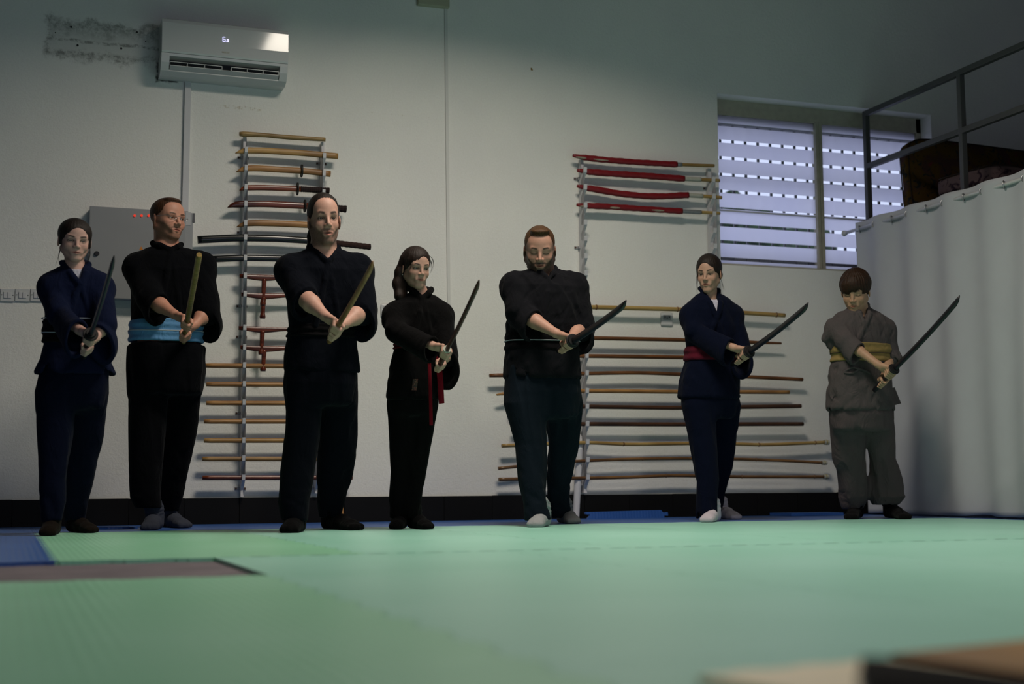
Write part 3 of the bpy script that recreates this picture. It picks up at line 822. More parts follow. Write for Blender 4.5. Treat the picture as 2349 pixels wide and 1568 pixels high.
# long staffs
def bamboo(name, label, pts, th, m, nodes, group=None, capm=None):
    Q = smooth_path(path_px(pts), 60); r = pxr(th, Q[0])
    t = thing(name, label, 'staff', Q[0], group)
    bm = B(); add_tube(bm, Q, r, 12); o = obj('cane', bm, m, t); shade(o)
    xs_ = np.array([proj(q)[0] for q in Q])
    for nx in nodes:
        i = int(np.argmin(abs(xs_-nx))); q = Q[i]
        bm = B(); add_tube(bm, [q+np.array([s, 0, 0]) for s in (-0.008, -0.003, 0.003, 0.008)], [r*0.9, r*1.18, r*1.18, r*0.9], 12); obj('node_ring', bm, BAMD, t)
    if capm:
        q = Q[-1]
        bm = B(); add_tube(bm, [q-np.array([0.01, 0, 0]), q+np.array([0.03, 0, 0])], r*1.45, 12); ec = obj('end_cap', bm, TAPE, t)
        bm = B(); add_tube(bm, [q+np.array([0.006, 0, 0]), q+np.array([0.012, 0, 0])], r*1.55, 12); obj('cord_band', bm, simple('yellow_cord', (0.35, 0.28, 0.08), 0.7), ec)
bamboo('bamboo_pole', 'thick pale bamboo pole, topmost long pole of the right rack, above the outlet', [(1195, 703), (1356, 704), (1556, 709), (1690, 716), (1800, 723)], 10, BAM, (1372, 1551, 1695, 1780))
STF = [
 ('brown long staff tapering at its right end, just below the outlet', [(1190, 773), (1356, 775), (1556, 779), (1792, 787)], 9, W_BROWN, ([0, 0.85, 1], [1, 1, 0.55])),
 ('brown long staff running behind the folded hands of the bearded man, below the tapered one', [(1170, 814), (1335, 816), (1556, 819), (1700, 822)], 9, W_BROWN, None),
 ('thin glossy brown long staff that reaches furthest left behind the bearded man', [(1123, 861), (1180, 860), (1350, 856), (1470, 854), (1556, 858), (1720, 864), (1841, 870)], 8.5, W_BROWN, None),
 ('orange-brown long staff whose left tip droops behind the bearded man', [(1139, 905), (1165, 898), (1250, 896), (1340, 896), (1556, 898), (1810, 899)], 9, W_TAN, ([0, 0.03, 0.1, 1], [0.5, 0.9, 1, 1])),
 ('dark brown long staff, the upper of the two darkest', [(1170, 930), (1335, 932), (1556, 935), (1837, 931)], 9.5, W_DARK, None),
 ('very dark brown long staff, the lower of the two darkest', [(1175, 973), (1335, 972), (1556, 973), (1842, 972)], 9.5, W_DARK, None)]
for lab, pts, th, m, tp in STF:
    o = staff('long_staff', lab, pts, th, m, 'long wooden staffs on the right rack', taper=tp, n=40); shade(o)
bamboo('bamboo_staff', 'thin yellow bamboo staff with a white end cap, upper of the three at the bottom', [(1151, 1022), (1250, 1018), (1350, 1014), (1435, 1019), (1556, 1017), (1650, 1016), (1750, 1020), (1893, 1014)], 8, BAM, (1433, 1745, 1875), 'thin bamboo staffs at the bottom of the right rack', TAPE)
bamboo('bamboo_staff', 'thin brown bamboo staff bowed upwards in the middle, second from the bottom', [(1143, 1074), (1190, 1069), (1260, 1061), (1350, 1056), (1450, 1052), (1560, 1051), (1690, 1052), (1800, 1056), (1888, 1061)], 7, BAMD, (1470, 1730), 'thin bamboo staffs at the bottom of the right rack', TAPE)
bamboo('bamboo_staff', 'thin brown bamboo staff with a white end cap, lowest on the right rack', [(1144, 1099), (1250, 1097), (1350, 1096), (1450, 1094), (1530, 1090), (1600, 1091), (1700, 1093), (1892, 1093)], 7.5, BAMD, (1530, 1700, 1866), 'thin bamboo staffs at the bottom of the right rack', TAPE)
# a short stick leaning on the baseboard behind the long-haired man's foot
a = onY(780, 1130, 8.80); b = onY(787, 1196, 8.70)
bm = B(); add_tube(bm, [a, (a+b)/2, (b[0], 8.7, 0.0)], [0.012, 0.012, 0.012], 12)
o = tag(obj('wooden_stick', bm, W_TAN), 'short tan stick leaning on the baseboard behind the long-haired man\'s foot', 'stick'); shade(o)

# ================================================================ loose blue foam strips
def strip(label, x0, x1, y, hz, zb=0.0, lean=0.05, teethn=True):
    a = onY(x0, 1185, y)[0]; b = onY(x1, 1185, y)[0]
    n = 9; pts = [(a, 0), (b, 0)]
    w = (b-a)
    pts = [(a+0.01, 0), (b-0.03, 0), (b-0.03, hz*0.3), (b, hz*0.28), (b, hz*0.72), (b-0.035, hz*0.66), (b-0.05, hz)]
    pts += [(a, hz*0.86), (a-0.0, hz*0.6), (a+0.035, hz*0.55)]
    bm = B(); add_prism(bm, pts, lambda u, v, w: (u, y-w+v*lean*4, zb+v), 0.022)
    return tag(obj('foam_offcut', bm, BLUE), label, 'foam strip', 'blue foam offcuts by the baseboard')
strip('blue foam offcut with jigsaw teeth standing against the dark baseboard, right of the drain pipe', 1341, 1530, 8.72, 0.055)
def flat_strip(label, px0, px1, ya, yb, z=0.002, h=0.02):
    a = onY(px0, 1180, ya)[0]; b = onY(px1, 1180, ya)[0]
    P = [(a, ya), (a+0.1, ya-0.01), (b-0.1, ya+0.01), (b, ya), (b+0.02, yb), ((a+b)/2, yb-0.015), (a-0.02, yb)]
    bm = B(); add_prism(bm, P, lambda u, v, w: (u, v, z+w), h)
    return tag(obj('foam_offcut', bm, BLUE), label, 'foam strip', 'blue foam offcuts by the baseboard')
flat_strip('blue foam offcut lying flat by the baseboard just left of the boy', 1815, 1935, 8.60, 8.86)
# torn, lifted scrap of foam at the left
c = onZ(232, 1208)
bm = B()
ring = [(-0.10, -0.05), (0.0, -0.09), (0.12, -0.06), (0.17, 0.02), (0.10, 0.09), (-0.04, 0.10), (-0.13, 0.04)]
add_prism(bm, ring, lambda u, v, w: (c[0]+u, 8.15+v, 0.0005+w), 0.012)
scr = tag(obj('torn_foam_scrap', bm, BLUE), 'torn curled scrap of blue foam on the floor between the two people at the left', 'foam scrap')
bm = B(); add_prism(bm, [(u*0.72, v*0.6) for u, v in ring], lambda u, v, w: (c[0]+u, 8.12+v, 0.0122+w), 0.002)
obj('dark_gap_sheet', bm, DARK, scr)  # dark of the open gap, put in as a black sheet on top

# ================================================================ loft on the right
XC = 5.92; XR = 6.10
GREYP = simple('grey_steel_paint', (0.060, 0.060, 0.062), 0.5, 0.4, var=0.1)
ZT, ZM, ZP = 3.04, 2.63, 2.16
rl = thing('loft_railing', 'grey square-tube railing along the edge of the loft', 'railing', (XR, 8.75, ZP))
YP = [8.80, 7.68, 6.45, 5.2]
for i, y in enumerate(YP):
    bm = B(); add_box(bm, XR-0.02, XR+0.02, y-0.02, y+0.02, ZP-0.02, ZT, 0.003); obj('post', bm, GREYP, rl)
for z in (ZT, ZM):
    bm = B(); add_box(bm, XR-0.019, XR+0.019, 4.6, 8.82, z-0.02, z+0.02, 0.003); obj('top_rail' if z == ZT else 'middle_rail', bm, GREYP, rl)
bm = B(); add_box(bm, XR-0.03, X1, 4.5, WY-0.01, ZP-0.14, ZP-0.02)
struct('trim_1', bm, simple('loft_deck_wood', (0.16, 0.055, 0.03), 0.6, 0.3))
# curtain rod
rod = thing('curtain_rod', 'pale curtain rod with a round finial carrying the white curtain', 'curtain rod', (XC, 8.85, 2.1))
re = onX(1948, 533, XC); ZR = 2.115
bm = B(); add_tube(bm, [(XC, 8.84, ZR), (XC, 4.6, ZR)], 0.0125, 14); o = obj('rod', bm, WPL, rod); shade(o)
bm = B()
add_tube(bm, [(XC, 8.89+0*s, ZR) if False else (XC, 8.885-0.05*s, ZR) for s in np.linspace(0, 1, 9)], [0.004, 0.018, 0.023, 0.022, 0.013, 0.012, 0.019, 0.015, 0.012], 14); o = obj('finial', bm, WPL, rod); shade(o)
# curtain: deep pleats, hung from grommets
CUR = NT('curtain_cloth'); CUR.base(CUR.mix(CUR.noise(6, 3), (0.50, 0.52, 0.56, 1), (0.56, 0.58, 0.62, 1))); CUR.rough(0.75); CUR.spec(0.2)
_t2 = CUR.n('ShaderNodeBsdfTranslucent'); _t2.inputs[0].default_value = (0.5, 0.52, 0.55, 1); _m2 = CUR.n('ShaderNodeMixShader'); _m2.inputs[0].default_value = 0.15
CUR.put(_m2.inputs[1], CUR.b.outputs[0]); CUR.put(_m2.inputs[2], _t2.outputs[0]); CUR.put(CUR.t.nodes['Material Output'].inputs[0], _m2.outputs[0])
CUR.bump(CUR.noise(300, 2), 0.15, 0.002)
cu = thing('curtain', 'white floor-length curtain with steel eyelets closing off the space under the loft', 'curtain', (XC, 7.0, 0))
ny, nz = 360, 60
ys_ = np.linspace(8.72, 4.6, ny); V = []
for j in range(nz+1):
    v = j/nz; z = 0.012+(ZR+0.055-0.012)*v
    for i, y in enumerate(ys_):
        s = 8.72-y
        ph = s*2*PI/0.40
        amp_t = 0.020
        x = XC+amp_t*math.sin(ph)*(0.35+0.65*v)+(1-v)*(0.022*math.sin(s*5.3+1.0)+0.014*math.sin(s*9.7)+0.03*math.sin(s*2.1+0.4))
        x += 0.02*(1-v)*math.sin(s*14+v*2)*math.sin(s*3)
        zz_ = z
        if j == 0: zz_ = z+0.010*max(0, math.sin(s*11))*(1 if s > 0.9 else 0.2)
        V.append((x, y+0.015*math.sin(ph*0.5)*(1-v), zz_))
Q = []
for j in range(nz):
    for i in range(ny-1):
        a = j*ny+i; Q.append((a, a+1, a+ny+1, a+ny))
o = mesh_arrays('cloth_panel', V, Q, CUR.m, cu)
so = o.modifiers.new('s', 'SOLIDIFY'); so.thickness = 0.002
y = 8.72-0.05
k = 0
while y > 4.7:
    bm = B()
    mtx = Matrix.Translation((XC, y, ZR)) @ Matrix.Rotation(PI/2+0.9*(1 if k % 2 else -1), 4, 'Z') @ Matrix.Rotation(PI/2, 4, 'X')
    ret = []
    n1, n2 = 24, 8
    vs = [[bm.verts.new(mtx @ Vector(((0.024+0.005*math.cos(2*PI*b/n2))*math.cos(2*PI*a/n1), (0.024+0.005*math.cos(2*PI*b/n2))*math.sin(2*PI*a/n1), 0.005*math.sin(2*PI*b/n2)))) for b in range(n2)] for a in range(n1)]
    for a in range(n1):
        for b in range(n2):
            bm.faces.new((vs[a][b], vs[(a+1) % n1][b], vs[(a+1) % n1][(b+1) % n2], vs[a][(b+1) % n2]))
    obj('eyelet', bm, STEEL, cu, smooth=True); y -= 0.20; k += 1
# sofa cushions and mattress stored on the loft
FLO = NT('floral_upholstery')
_a = FLO.mix(FLO.ramp(FLO.noise(7, 4), 0.45, 0.6), (0.075, 0.043, 0.010, 1), (0.055, 0.028, 0.024, 1))
_b = FLO.mix(FLO.ramp(FLO.noise(17, 5, dist=1.5), 0.55, 0.62), _a, (0.018, 0.022, 0.022, 1))
_c2 = FLO.mix(FLO.ramp(FLO.noise(12, 3, dist=0.8), 0.62, 0.7), _b, (0.10, 0.018, 0.025, 1))
FLO.base(_c2); FLO.rough(0.95); FLO.spec(0.1); FLO.bump(FLO.noise(200, 2), 0.2, 0.002)
FLB = NT('faded_floral'); _d = FLB.mix(FLB.ramp(FLB.noise(14, 5, dist=1.2), 0.5, 0.6), (0.12, 0.085, 0.085, 1), (0.028, 0.018, 0.028, 1)); FLB.base(_d); FLB.rough(0.95); FLB.spec(0.1)
def pillow(name, label, c, size, rot, m, cat='cushion', bulge=0.25, nn=14, pmat=None, group=None):
    c = np.array(c); t = thing(name, label, cat, c, group)
    bm = bmesh.new(); bmesh.ops.create_cube(bm, size=2.0)
    bmesh.ops.subdivide_edges(bm, edges=bm.edges[:], cuts=nn, use_grid_fill=True)
    R = Matrix.Rotation(rot[2], 4, 'Z') @ Matrix.Rotation(rot[1], 4, 'Y') @ Matrix.Rotation(rot[0], 4, 'X')
    for v in bm.verts:
        x, y, z = v.co
        n4 = (abs(x)**7+abs(y)**7+abs(z)**7)**(1/7)
        x, y, z = x/n4, y/n4, z/n4
        k = (1-abs(x)**2.5)*(1-abs(y)**2.5)
        z *= (1-bulge+bulge*1.25*k)
        w = 0.02*math.sin(5*x+3*y)+0.02*math.sin(7*y-2*x)
        p = R @ Vector((x*size[0]/2, y*size[1]/2, (z+w)*size[2]/2))
        v.co = Vector(c)+p
    body = obj('cover', bm, m, t, smooth=True)
    bm = B()
    for zz in (-0.5, 0.5):
        pts = []
        for k in range(64):
            th = 2*PI*k/64; x = math.copysign(abs(math.cos(th))**0.28, math.cos(th)); y = math.copysign(abs(math.sin(th))**0.28, math.sin(th))
            pts.append(Vector(c)+R @ Vector((x*size[0]/2*0.985, y*size[1]/2*0.985, zz*size[2]*0.72)))
        add_tube(bm, [tuple(p) for p in pts]+[tuple(pts[0])], 0.005, 6, cap=False)
    obj('piping', bm, pmat or simple('dark_piping', (0.02, 0.012, 0.008), 0.9), t)
    return t
pillow('seat_cushion', 'large floral sofa cushion standing upright on the loft against the window', (7.05, 8.62, 2.49), (1.50, 0.66, 0.14), (PI/2-0.12, 0.03, 0.0), FLO.m, group='floral cushions on the loft')
pillow('seat_cushion', 'faded floral cushion lying flat on the blue one on the loft', (6.72, 8.10, 2.385), (0.66, 0.62, 0.17), (0.0, 0.0, 0.1), FLB.m, group='floral cushions on the loft')
pillow('seat_cushion', 'floral cushion slumped at the right end of the loft', (7.42, 7.95, 2.37), (0.64, 0.66, 0.22), (0.0, 0.16, -0.1), FLO.m, group='floral cushions on the loft')
pillow('blue_cushion', 'blue cushion at the bottom of the pile on the loft', (6.66, 8.10, 2.215), (0.62, 0.62, 0.13), (0, 0, 0.1), simple('blue_canvas', (0.010, 0.030, 0.075), 0.9, 0.1), pmat=simple('blue_piping', (0.01, 0.02, 0.05), 0.9))

# ================================================================ near things, out of focus at lower right
TANF = mat_foam('tan_foam', (0.92, 0.80, 0.54, 1), (0.95, 0.84, 0.58, 1))
a, b = onZ(1600, 1530, 0.02), onZ(2349, 1462, 0.02)
d = (b-a)[:2]; d /= np.linalg.norm(d); nn_ = np.array([d[1], -d[0]])
o2 = np.array(a[:2])
edge = [(0, 0)]
s = 0.05
UB = float((onZ(1965, 1498, 0.01)[:2]-o2)@d)
while s < UB-0.06:
    edge += [(s, 0.0), (s+0.012, -0.010), (s+0.04, -0.010), (s+0.052, 0.0)]; s += 0.095
edge += [(UB, 0), (UB, 0.5), (0.06, 0.5), (0.02, 0.3)]
bm = B(); add_prism(bm, edge, lambda u, v, w: tuple(o2+d*u+nn_*v)+(0.0005+w,), 0.010)
tag(obj('tan_foam_mat', bm, TANF), 'tan foam mat with a scalloped edge lying on the green floor, nearest the camera', 'mat')
bm = B(); add_prism(bm, [(UB+0.006, -0.004), (UB+0.62, -0.030), (UB+0.62, 0.5), (UB+0.006, 0.5)], lambda u, v, w: tuple(o2+d*u+nn_*v)+(0.0005+w,), 0.014)
tag(obj('wooden_board', bm, wood('varnished_board', (0.42, 0.22, 0.05, 1), (0.30, 0.15, 0.035, 1))), 'orange-brown wooden board on the floor at the lower right, under the black case', 'board')
# black soft case on the mat, rounded corner towards the room
cc = onZ(1972, 1520, 0.045)
bagc = thing('black_case', 'black soft case with rounded corners lying over the tan mat and the board', 'case', (cc[0]+0.2, cc[1]-0.2, 0.021))
fx, fy = cc[0], cc[1]
bm = B()
pl = []
far = onZ(2349, 1546, 0.056)
nr_ = onZ(1988, 1568, 0.056)
cc = onZ(1970, 1500, 0.056); fx, fy = cc[0], cc[1]
dd = np.array([far[0]-fx, far[1]-fy]); dd /= np.linalg.norm(dd); nd = np.array([nr_[0]-fx, nr_[1]-fy]); nd /= np.linalg.norm(nd)
L_, W_, r_ = 0.42, 0.3, 0.022
for (cx, cy, a0) in ((L_-r_, r_, -90), (L_-r_, W_-r_, 0), (r_, W_-r_, 90), (r_, r_, 180)):
    for k in range(6):
        an = math.radians(a0+k*18); pl.append((cx+r_*math.cos(an), cy+r_*math.sin(an)))
add_prism(bm, pl, lambda u, v, w: (fx+dd[0]*u+nd[0]*v, fy+dd[1]*u+nd[1]*v, 0.021+w), 0.035)
bmesh.ops.bevel(bm, geom=[e for e in bm.edges if abs(e.verts[0].co.z-e.verts[1].co.z) < 1e-5], offset=0.008, segments=3, affect='EDGES')
obj('body', bm, simple('black_nylon', (0.0025, 0.0025, 0.004), 0.9, 0.08), bagc, smooth=True)
bm = B(); pz = [(fx+dd[0]*u+nd[0]*v, fy+dd[1]*u+nd[1]*v, 0.0385) for u, v in [(x*1.004-0.001, y*1.004-0.001) for x, y in pl]]
add_tube(bm, pz+[pz[0]], 0.003, 6, cap=False); obj('zip', bm, simple('zip_tape', (0.02, 0.02, 0.022), 0.5), bagc)

# ceiling lamps
for i, (lx, ly, lp, sx, sy) in enumerate(LAMPS):
    t = thing('ceiling_light', ['wide fluorescent ceiling light above the long-haired man and the girl', 'narrow fluorescent ceiling light over the middle of the room'][i], 'ceiling light', (lx, ly, LAMP_Z))
    bm = B(); add_box(bm, lx-sx/2-0.04, lx+sx/2+0.04, ly-sy/2-0.04, ly+sy/2+0.04, LAMP_Z, LAMP_Z+0.07, 0.01); obj('housing', bm, WHITE, t)
    bm = B()
    for s in (-1, 1): add_tube(bm, [(lx, ly+s*sy*0.3, LAMP_Z+0.07), (lx, ly+s*sy*0.3, CEIL)], 0.006, 8)
    obj('hanger', bm, GREYP, t)
    for k in (-1, 1):
        bm = B(); add_tube(bm, [(lx+k*sx*0.25, ly-sy/2, LAMP_Z-0.03), (lx+k*sx*0.25, ly+sy/2, LAMP_Z-0.03)], 0.014, 12); obj('tube', bm, emit('tube_glow', (1, 0.9, 0.72, 1), 6.0), t)

# ================================================================ implicit-surface modeller
def smin(a, b, k):
    if k <= 0: return np.minimum(a, b)
    h = np.clip(0.5+0.5*(b-a)/k, 0, 1)
    return b+(a-b)*h-k*h*(1-h)
def smax(a, b, k): return -smin(-a, -b, k)
class SDF:
    def __init__(s): s.ops = []
    def add(s, lo, hi, f, op='u', k=0.0):
        s.ops.append((np.array(lo, float), np.array(hi, float), f, op, k)); return s
    def ell(s, c, r, op='u', k=0.0, rot=None):
        c = np.array(c, float); r = np.array(r if hasattr(r, '__len__') else (r, r, r), float)
        M = np.eye(3) if rot is None else np.array(rot)      # rows: local axes
        ext = np.sqrt(((M*r[:, None])**2).sum(0))
        def f(x, y, z):
            dx, dy, dz = x-c[0], y-c[1], z-c[2]
            u = (M[0, 0]*dx+M[0, 1]*dy+M[0, 2]*dz)/r[0]; v = (M[1, 0]*dx+M[1, 1]*dy+M[1, 2]*dz)/r[1]; w = (M[2, 0]*dx+M[2, 1]*dy+M[2, 2]*dz)/r[2]
            k0 = np.sqrt(u*u+v*v+w*w)
            k1 = np.sqrt((u/r[0])**2+(v/r[1])**2+(w/r[2])**2)+1e-9
            return k0*(k0-1)/k1
        return s.add(c-ext, c+ext, f, op, k)
    def cap(s, a, b, ra, rb=None, op='u', k=0.0, flat=None):
        """rounded cone; flat=(axis vector, factor): squash the distance along that axis"""
        rb = ra if rb is None else rb
        a = np.array(a, float); b = np.array(b, float); d = b-a; L2 = float(d@d)+1e-12; m = max(ra, rb)
        fv = None
        if flat is not None: fv = np.array(flat[0], float); fv /= np.linalg.norm(fv); ff = flat[1]
        def f(x, y, z):
            px, py, pz = x-a[0], y-a[1], z-a[2]
            t = np.clip((px*d[0]+py*d[1]+pz*d[2])/L2, 0, 1)
            qx, qy, qz = px-t*d[0], py-t*d[1], pz-t*d[2]
            r2 = qx*qx+qy*qy+qz*qz
            if fv is not None:
                w = qx*fv[0]+qy*fv[1]+qz*fv[2]
                r2 = r2+w*w*(ff*ff-1)
            return np.sqrt(r2)-(ra+(rb-ra)*t)
        return s.add(np.minimum(a, b)-m, np.maximum(a, b)+m, f, op, k)
    def chain(s, pts, rad, op='u', k=0.0, flat=None):
        for i in range(len(pts)-1):
            ra = rad[i] if hasattr(rad, '__len__') else rad; rb = rad[i+1] if hasattr(rad, '__len__') else rad
            s.cap(pts[i], pts[i+1], ra, rb, op, k, flat)
        return s
    def loft(s, L, z0, z1, off=0.0, op='u', k=0.0, power=2.3, endk=0.0):
        """L: dict of arrays z, cx, cy, a, b and facing axes; elliptical column between z0 and z1"""
        R, Fv = L['R'], L['F']
        m = (np.maximum(L['a'], L['b'])+abs(off)).max()
        lo = (min(L['cx'])-m, min(L['cy'])-m, z0); hi = (max(L['cx'])+m, max(L['cy'])+m, z1)
        def f(x, y, z):
            zz = np.clip(z, L['z'][0], L['z'][-1])
            cx = np.interp(zz, L['z'], L['cx']); cy = np.interp(zz, L['z'], L['cy'])
            a = np.maximum(np.interp(zz, L['z'], L['a'])+off, 0.016); b = np.maximum(np.interp(zz, L['z'], L['b'])+off, 0.016)
            u = ((x-cx)*R[0]+(y-cy)*R[1])/a; v = ((x-cx)*Fv[0]+(y-cy)*Fv[1])/b
            n = (np.abs(u)**power+np.abs(v)**power)**(1/power)
            d = (n-1)*np.minimum(a, b)*(0.5+0.5*np.clip(n, 0, 1.5))
            e = np.maximum(z0-z, z-z1)
            return smax(d, e, endk)
        return s.add(lo, hi, f, op, k)
    def plane_cut(s, p, n, k=0.0, lo=None, hi=None):
        """remove the side the normal n points to"""
        p = np.array(p, float); n = np.array(n, float); n /= np.linalg.norm(n)
        return s.add([-99]*3 if lo is None else lo, [99]*3 if hi is None else hi, lambda x, y, z: -((x-p[0])*n[0]+(y-p[1])*n[1]+(z-p[2])*n[2]), 's', k)
    def bounds(s):
        lo = np.min([o[0] for o in s.ops if o[3] in 'uU'], 0); hi = np.max([o[1] for o in s.ops if o[3] in 'uU'], 0)
        return lo, hi
    def disp(s, f): s.ops.append((None, None, f, 'd', 0.0)); return s
    def join(s, other, k=0.0):
        lo, hi = other.bounds(); s.ops.append((lo, hi, other, 'U', k)); return s
    def fill(s, X, Y, Z, h, band=0.02):
        n = (len(X), len(Y), len(Z))
        D = np.full(n, 0.08, np.float32)
        for lo_, hi_, f, op, k in s.ops:
            if op == 'd':
                near = np.abs(D) < 0.03
                i, j, kk = np.nonzero(near)
                D[i, j, kk] -= f(X[i], Y[j], Z[kk]).astype(np.float32); continue
            m = max(3*h, k*1.2, band)
            i0 = np.clip(np.searchsorted(X, lo_[0]-m), 0, n[0]); i1 = np.clip(np.searchsorted(X, hi_[0]+m), 0, n[0])
            j0 = np.clip(np.searchsorted(Y, lo_[1]-m), 0, n[1]); j1 = np.clip(np.searchsorted(Y, hi_[1]+m), 0, n[1])
            k0 = np.clip(np.searchsorted(Z, lo_[2]-m), 0, n[2]); k1 = np.clip(np.searchsorted(Z, hi_[2]+m), 0, n[2])
            if i1 <= i0 or j1 <= j0 or k1 <= k0: continue
            sub = D[i0:i1, j0:j1, k0:k1]
            if op == 'U': D[i0:i1, j0:j1, k0:k1] = smin(sub, f.fill(X[i0:i1], Y[j0:j1], Z[k0:k1], h, band), k); continue
            d = f(X[i0:i1, None, None], Y[None, j0:j1, None], Z[None, None, k0:k1])
            D[i0:i1, j0:j1, k0:k1] = smin(sub, d, k) if op == 'u' else smax(sub, -d, k)
        return D
    def grid(s, h, lo=None, hi=None, disp=None, band=0.02):
        l, u = s.bounds()
        if lo is not None: l = np.maximum(l, lo)
        if hi is not None: u = np.minimum(u, hi)
        l = l-2.5*h-0.004; u = u+2.5*h+0.004
        n = np.ceil((u-l)/h).astype(int)+1
        X = l[0]+h*np.arange(n[0]); Y = l[1]+h*np.arange(n[1]); Z = l[2]+h*np.arange(n[2])
        D = s.fill(X, Y, Z, h, band)
        if disp is not None:
            i, j, kk = np.nonzero(np.abs(D) < 0.03)
            D[i, j, kk] -= disp(X[i], Y[j], Z[kk]).astype(np.float32)
        # never cut off by the grid's edge
        D[0] = D[-1] = 0.05; D[:, 0] = D[:, -1] = 0.05; D[:, :, 0] = D[:, :, -1] = 0.05
        return D, l, h
def surface_nets(D, l, h):
    ins = D < 0
    n = np.array(D.shape)
    c = np.zeros(tuple(n-1), np.int8)
    for dx in (0, 1):
        for dy in (0, 1):
            for dz in (0, 1):
                c += ins[dx:n[0]-1+dx, dy:n[1]-1+dy, dz:n[2]-1+dz]
    I = np.argwhere((c > 0) & (c < 8))
    idx = np.full(tuple(n-1), -1, np.int32); idx[I[:, 0], I[:, 1], I[:, 2]] = np.arange(len(I))
    S = np.zeros((len(I), 3)); N = np.zeros(len(I))
    corners = [(a, b, cc) for a in (0, 1) for b in (0, 1) for cc in (0, 1)]
    val = {k: D[I[:, 0]+k[0], I[:, 1]+k[1], I[:, 2]+k[2]].astype(float) for k in corners}
    for a in corners:
        for ax in range(3):
            if a[ax] == 1: continue
            b = list(a); b[ax] = 1; b = tuple(b)
            va, vb = val[a], val[b]; m = (va < 0) != (vb < 0)
            t = np.where(m, va/(va-vb+1e-12*(va == vb)), 0)
            p = np.array(a, float)[None, :]+np.zeros((len(I), 3)); p[:, ax] += t
            S[m] += p[m]; N[m] += 1
    V = (I+S/np.maximum(N, 1)[:, None])*h+l
    quads = []
    for ax in range(3):
        sl0 = [slice(None)]*3; sl1 = [slice(None)]*3; sl0[ax] = slice(0, -1); sl1[ax] = slice(1, None)
        A = ins[tuple(sl0)]; Bm = ins[tuple(sl1)]
        E = np.argwhere(A != Bm)
        o = [k for k in range(3) if k != ax]
        E = E[(E[:, o[0]] > 0) & (E[:, o[1]] > 0) & (E[:, o[0]] < n[o[0]]-1) & (E[:, o[1]] < n[o[1]]-1)]
        fl = A[E[:, 0], E[:, 1], E[:, 2]]
        def cell(d0, d1):
            q = E.copy(); q[:, o[0]] -= d0; q[:, o[1]] -= d1
            return idx[q[:, 0], q[:, 1], q[:, 2]]
        q = np.stack([cell(1, 1), cell(0, 1), cell(0, 0), cell(1, 0)], 1)
        flip = (~fl) if ax != 1 else fl
        q[flip] = q[flip][:, ::-1]
        quads.append(q)
    Q = np.concatenate(quads)
    return V, Q[(Q >= 0).all(1)]
def build(name, sdf, h, m, parent, disp=None, lo=None, hi=None, xf=None, col=None, label=None, extra=None):
    V, Q = surface_nets(*sdf.grid(h, lo, hi, disp))
    c = col(V) if col is not None else None
    if xf is not None: V = xf(V)
    return mesh_arrays(name, V, Q, m, parent, True, c, label)
# smooth value noise for folds
_lat = np.random.default_rng(3).random((32, 32, 32)).astype(np.float32)*2-1
def vnoise(x, y, z):
    def sm(t): return t*t*(3-2*t)
    x, y, z = np.broadcast_arrays(x, y, z)
    xi, yi, zi = np.floor(x).astype(int), np.floor(y).astype(int), np.floor(z).astype(int)
    fx, fy, fz = sm(x-xi), sm(y-yi), sm(z-zi)
    r = 0
    for a in (0, 1):
        for b in (0, 1):
            for c in (0, 1):
                r = r+_lat[(xi+a) & 31, (yi+b) & 31, (zi+c) & 31]*(fx if a else 1-fx)*(fy if b else 1-fy)*(fz if c else 1-fz)
    return r
def folds(amp, sx, sz, seed=0.0, shear=0.0):
    def f(x, y, z):
        n = vnoise((x+shear*z)/sx+seed, y/sx+seed*1.7, z/sz+seed*2.3)
        r = 1-2*np.abs(n)
        return amp*(0.6*n+0.4*(r-0.45))
    return f

# ================================================================ people
SKIN_M = vcol('skin', 0.55, 0.35)
EYE_M = vcol('eye', 0.15, 0.6, fine=0.0)
def hair_mat(name, c, c2, rough=0.5):
    t = NT(name); v = t.scaled((60, 60, 12))
    n = t.noise(4.0, 5, v, 0.7)
    c = tuple(x*0.5 for x in c[:3])+(1,); c2 = tuple(x*0.5 for x in c2[:3])+(1,)
    t.base(t.mix(t.ramp(n, 0.3, 0.72), c, c2)); t.rough(rough); t.spec(0.22); t.bump(n, 0.6, 0.004)
    return t.m
def rotm(yaw, pitch, roll):
    """head axes in world: yaw>0 turns the face to image right, pitch>0 bows it"""
    # local x right (image), y back, z up.  columns = local axes in world
    cy, sy = math.cos(yaw), math.sin(yaw); cp, sp = math.cos(pitch), math.sin(pitch); cr, sr = math.cos(roll), math.sin(roll)
    Rz = np.array([[cy, -sy, 0], [sy, cy, 0], [0, 0, 1]])
    Rx = np.array([[1, 0, 0], [0, cp, -sp], [0, sp, cp]])      # bow: +z axis tips towards -y
    Ry = np.array([[cr, 0, sr], [0, 1, 0], [-sr, 0, cr]])
    return Rz @ Rx @ Ry

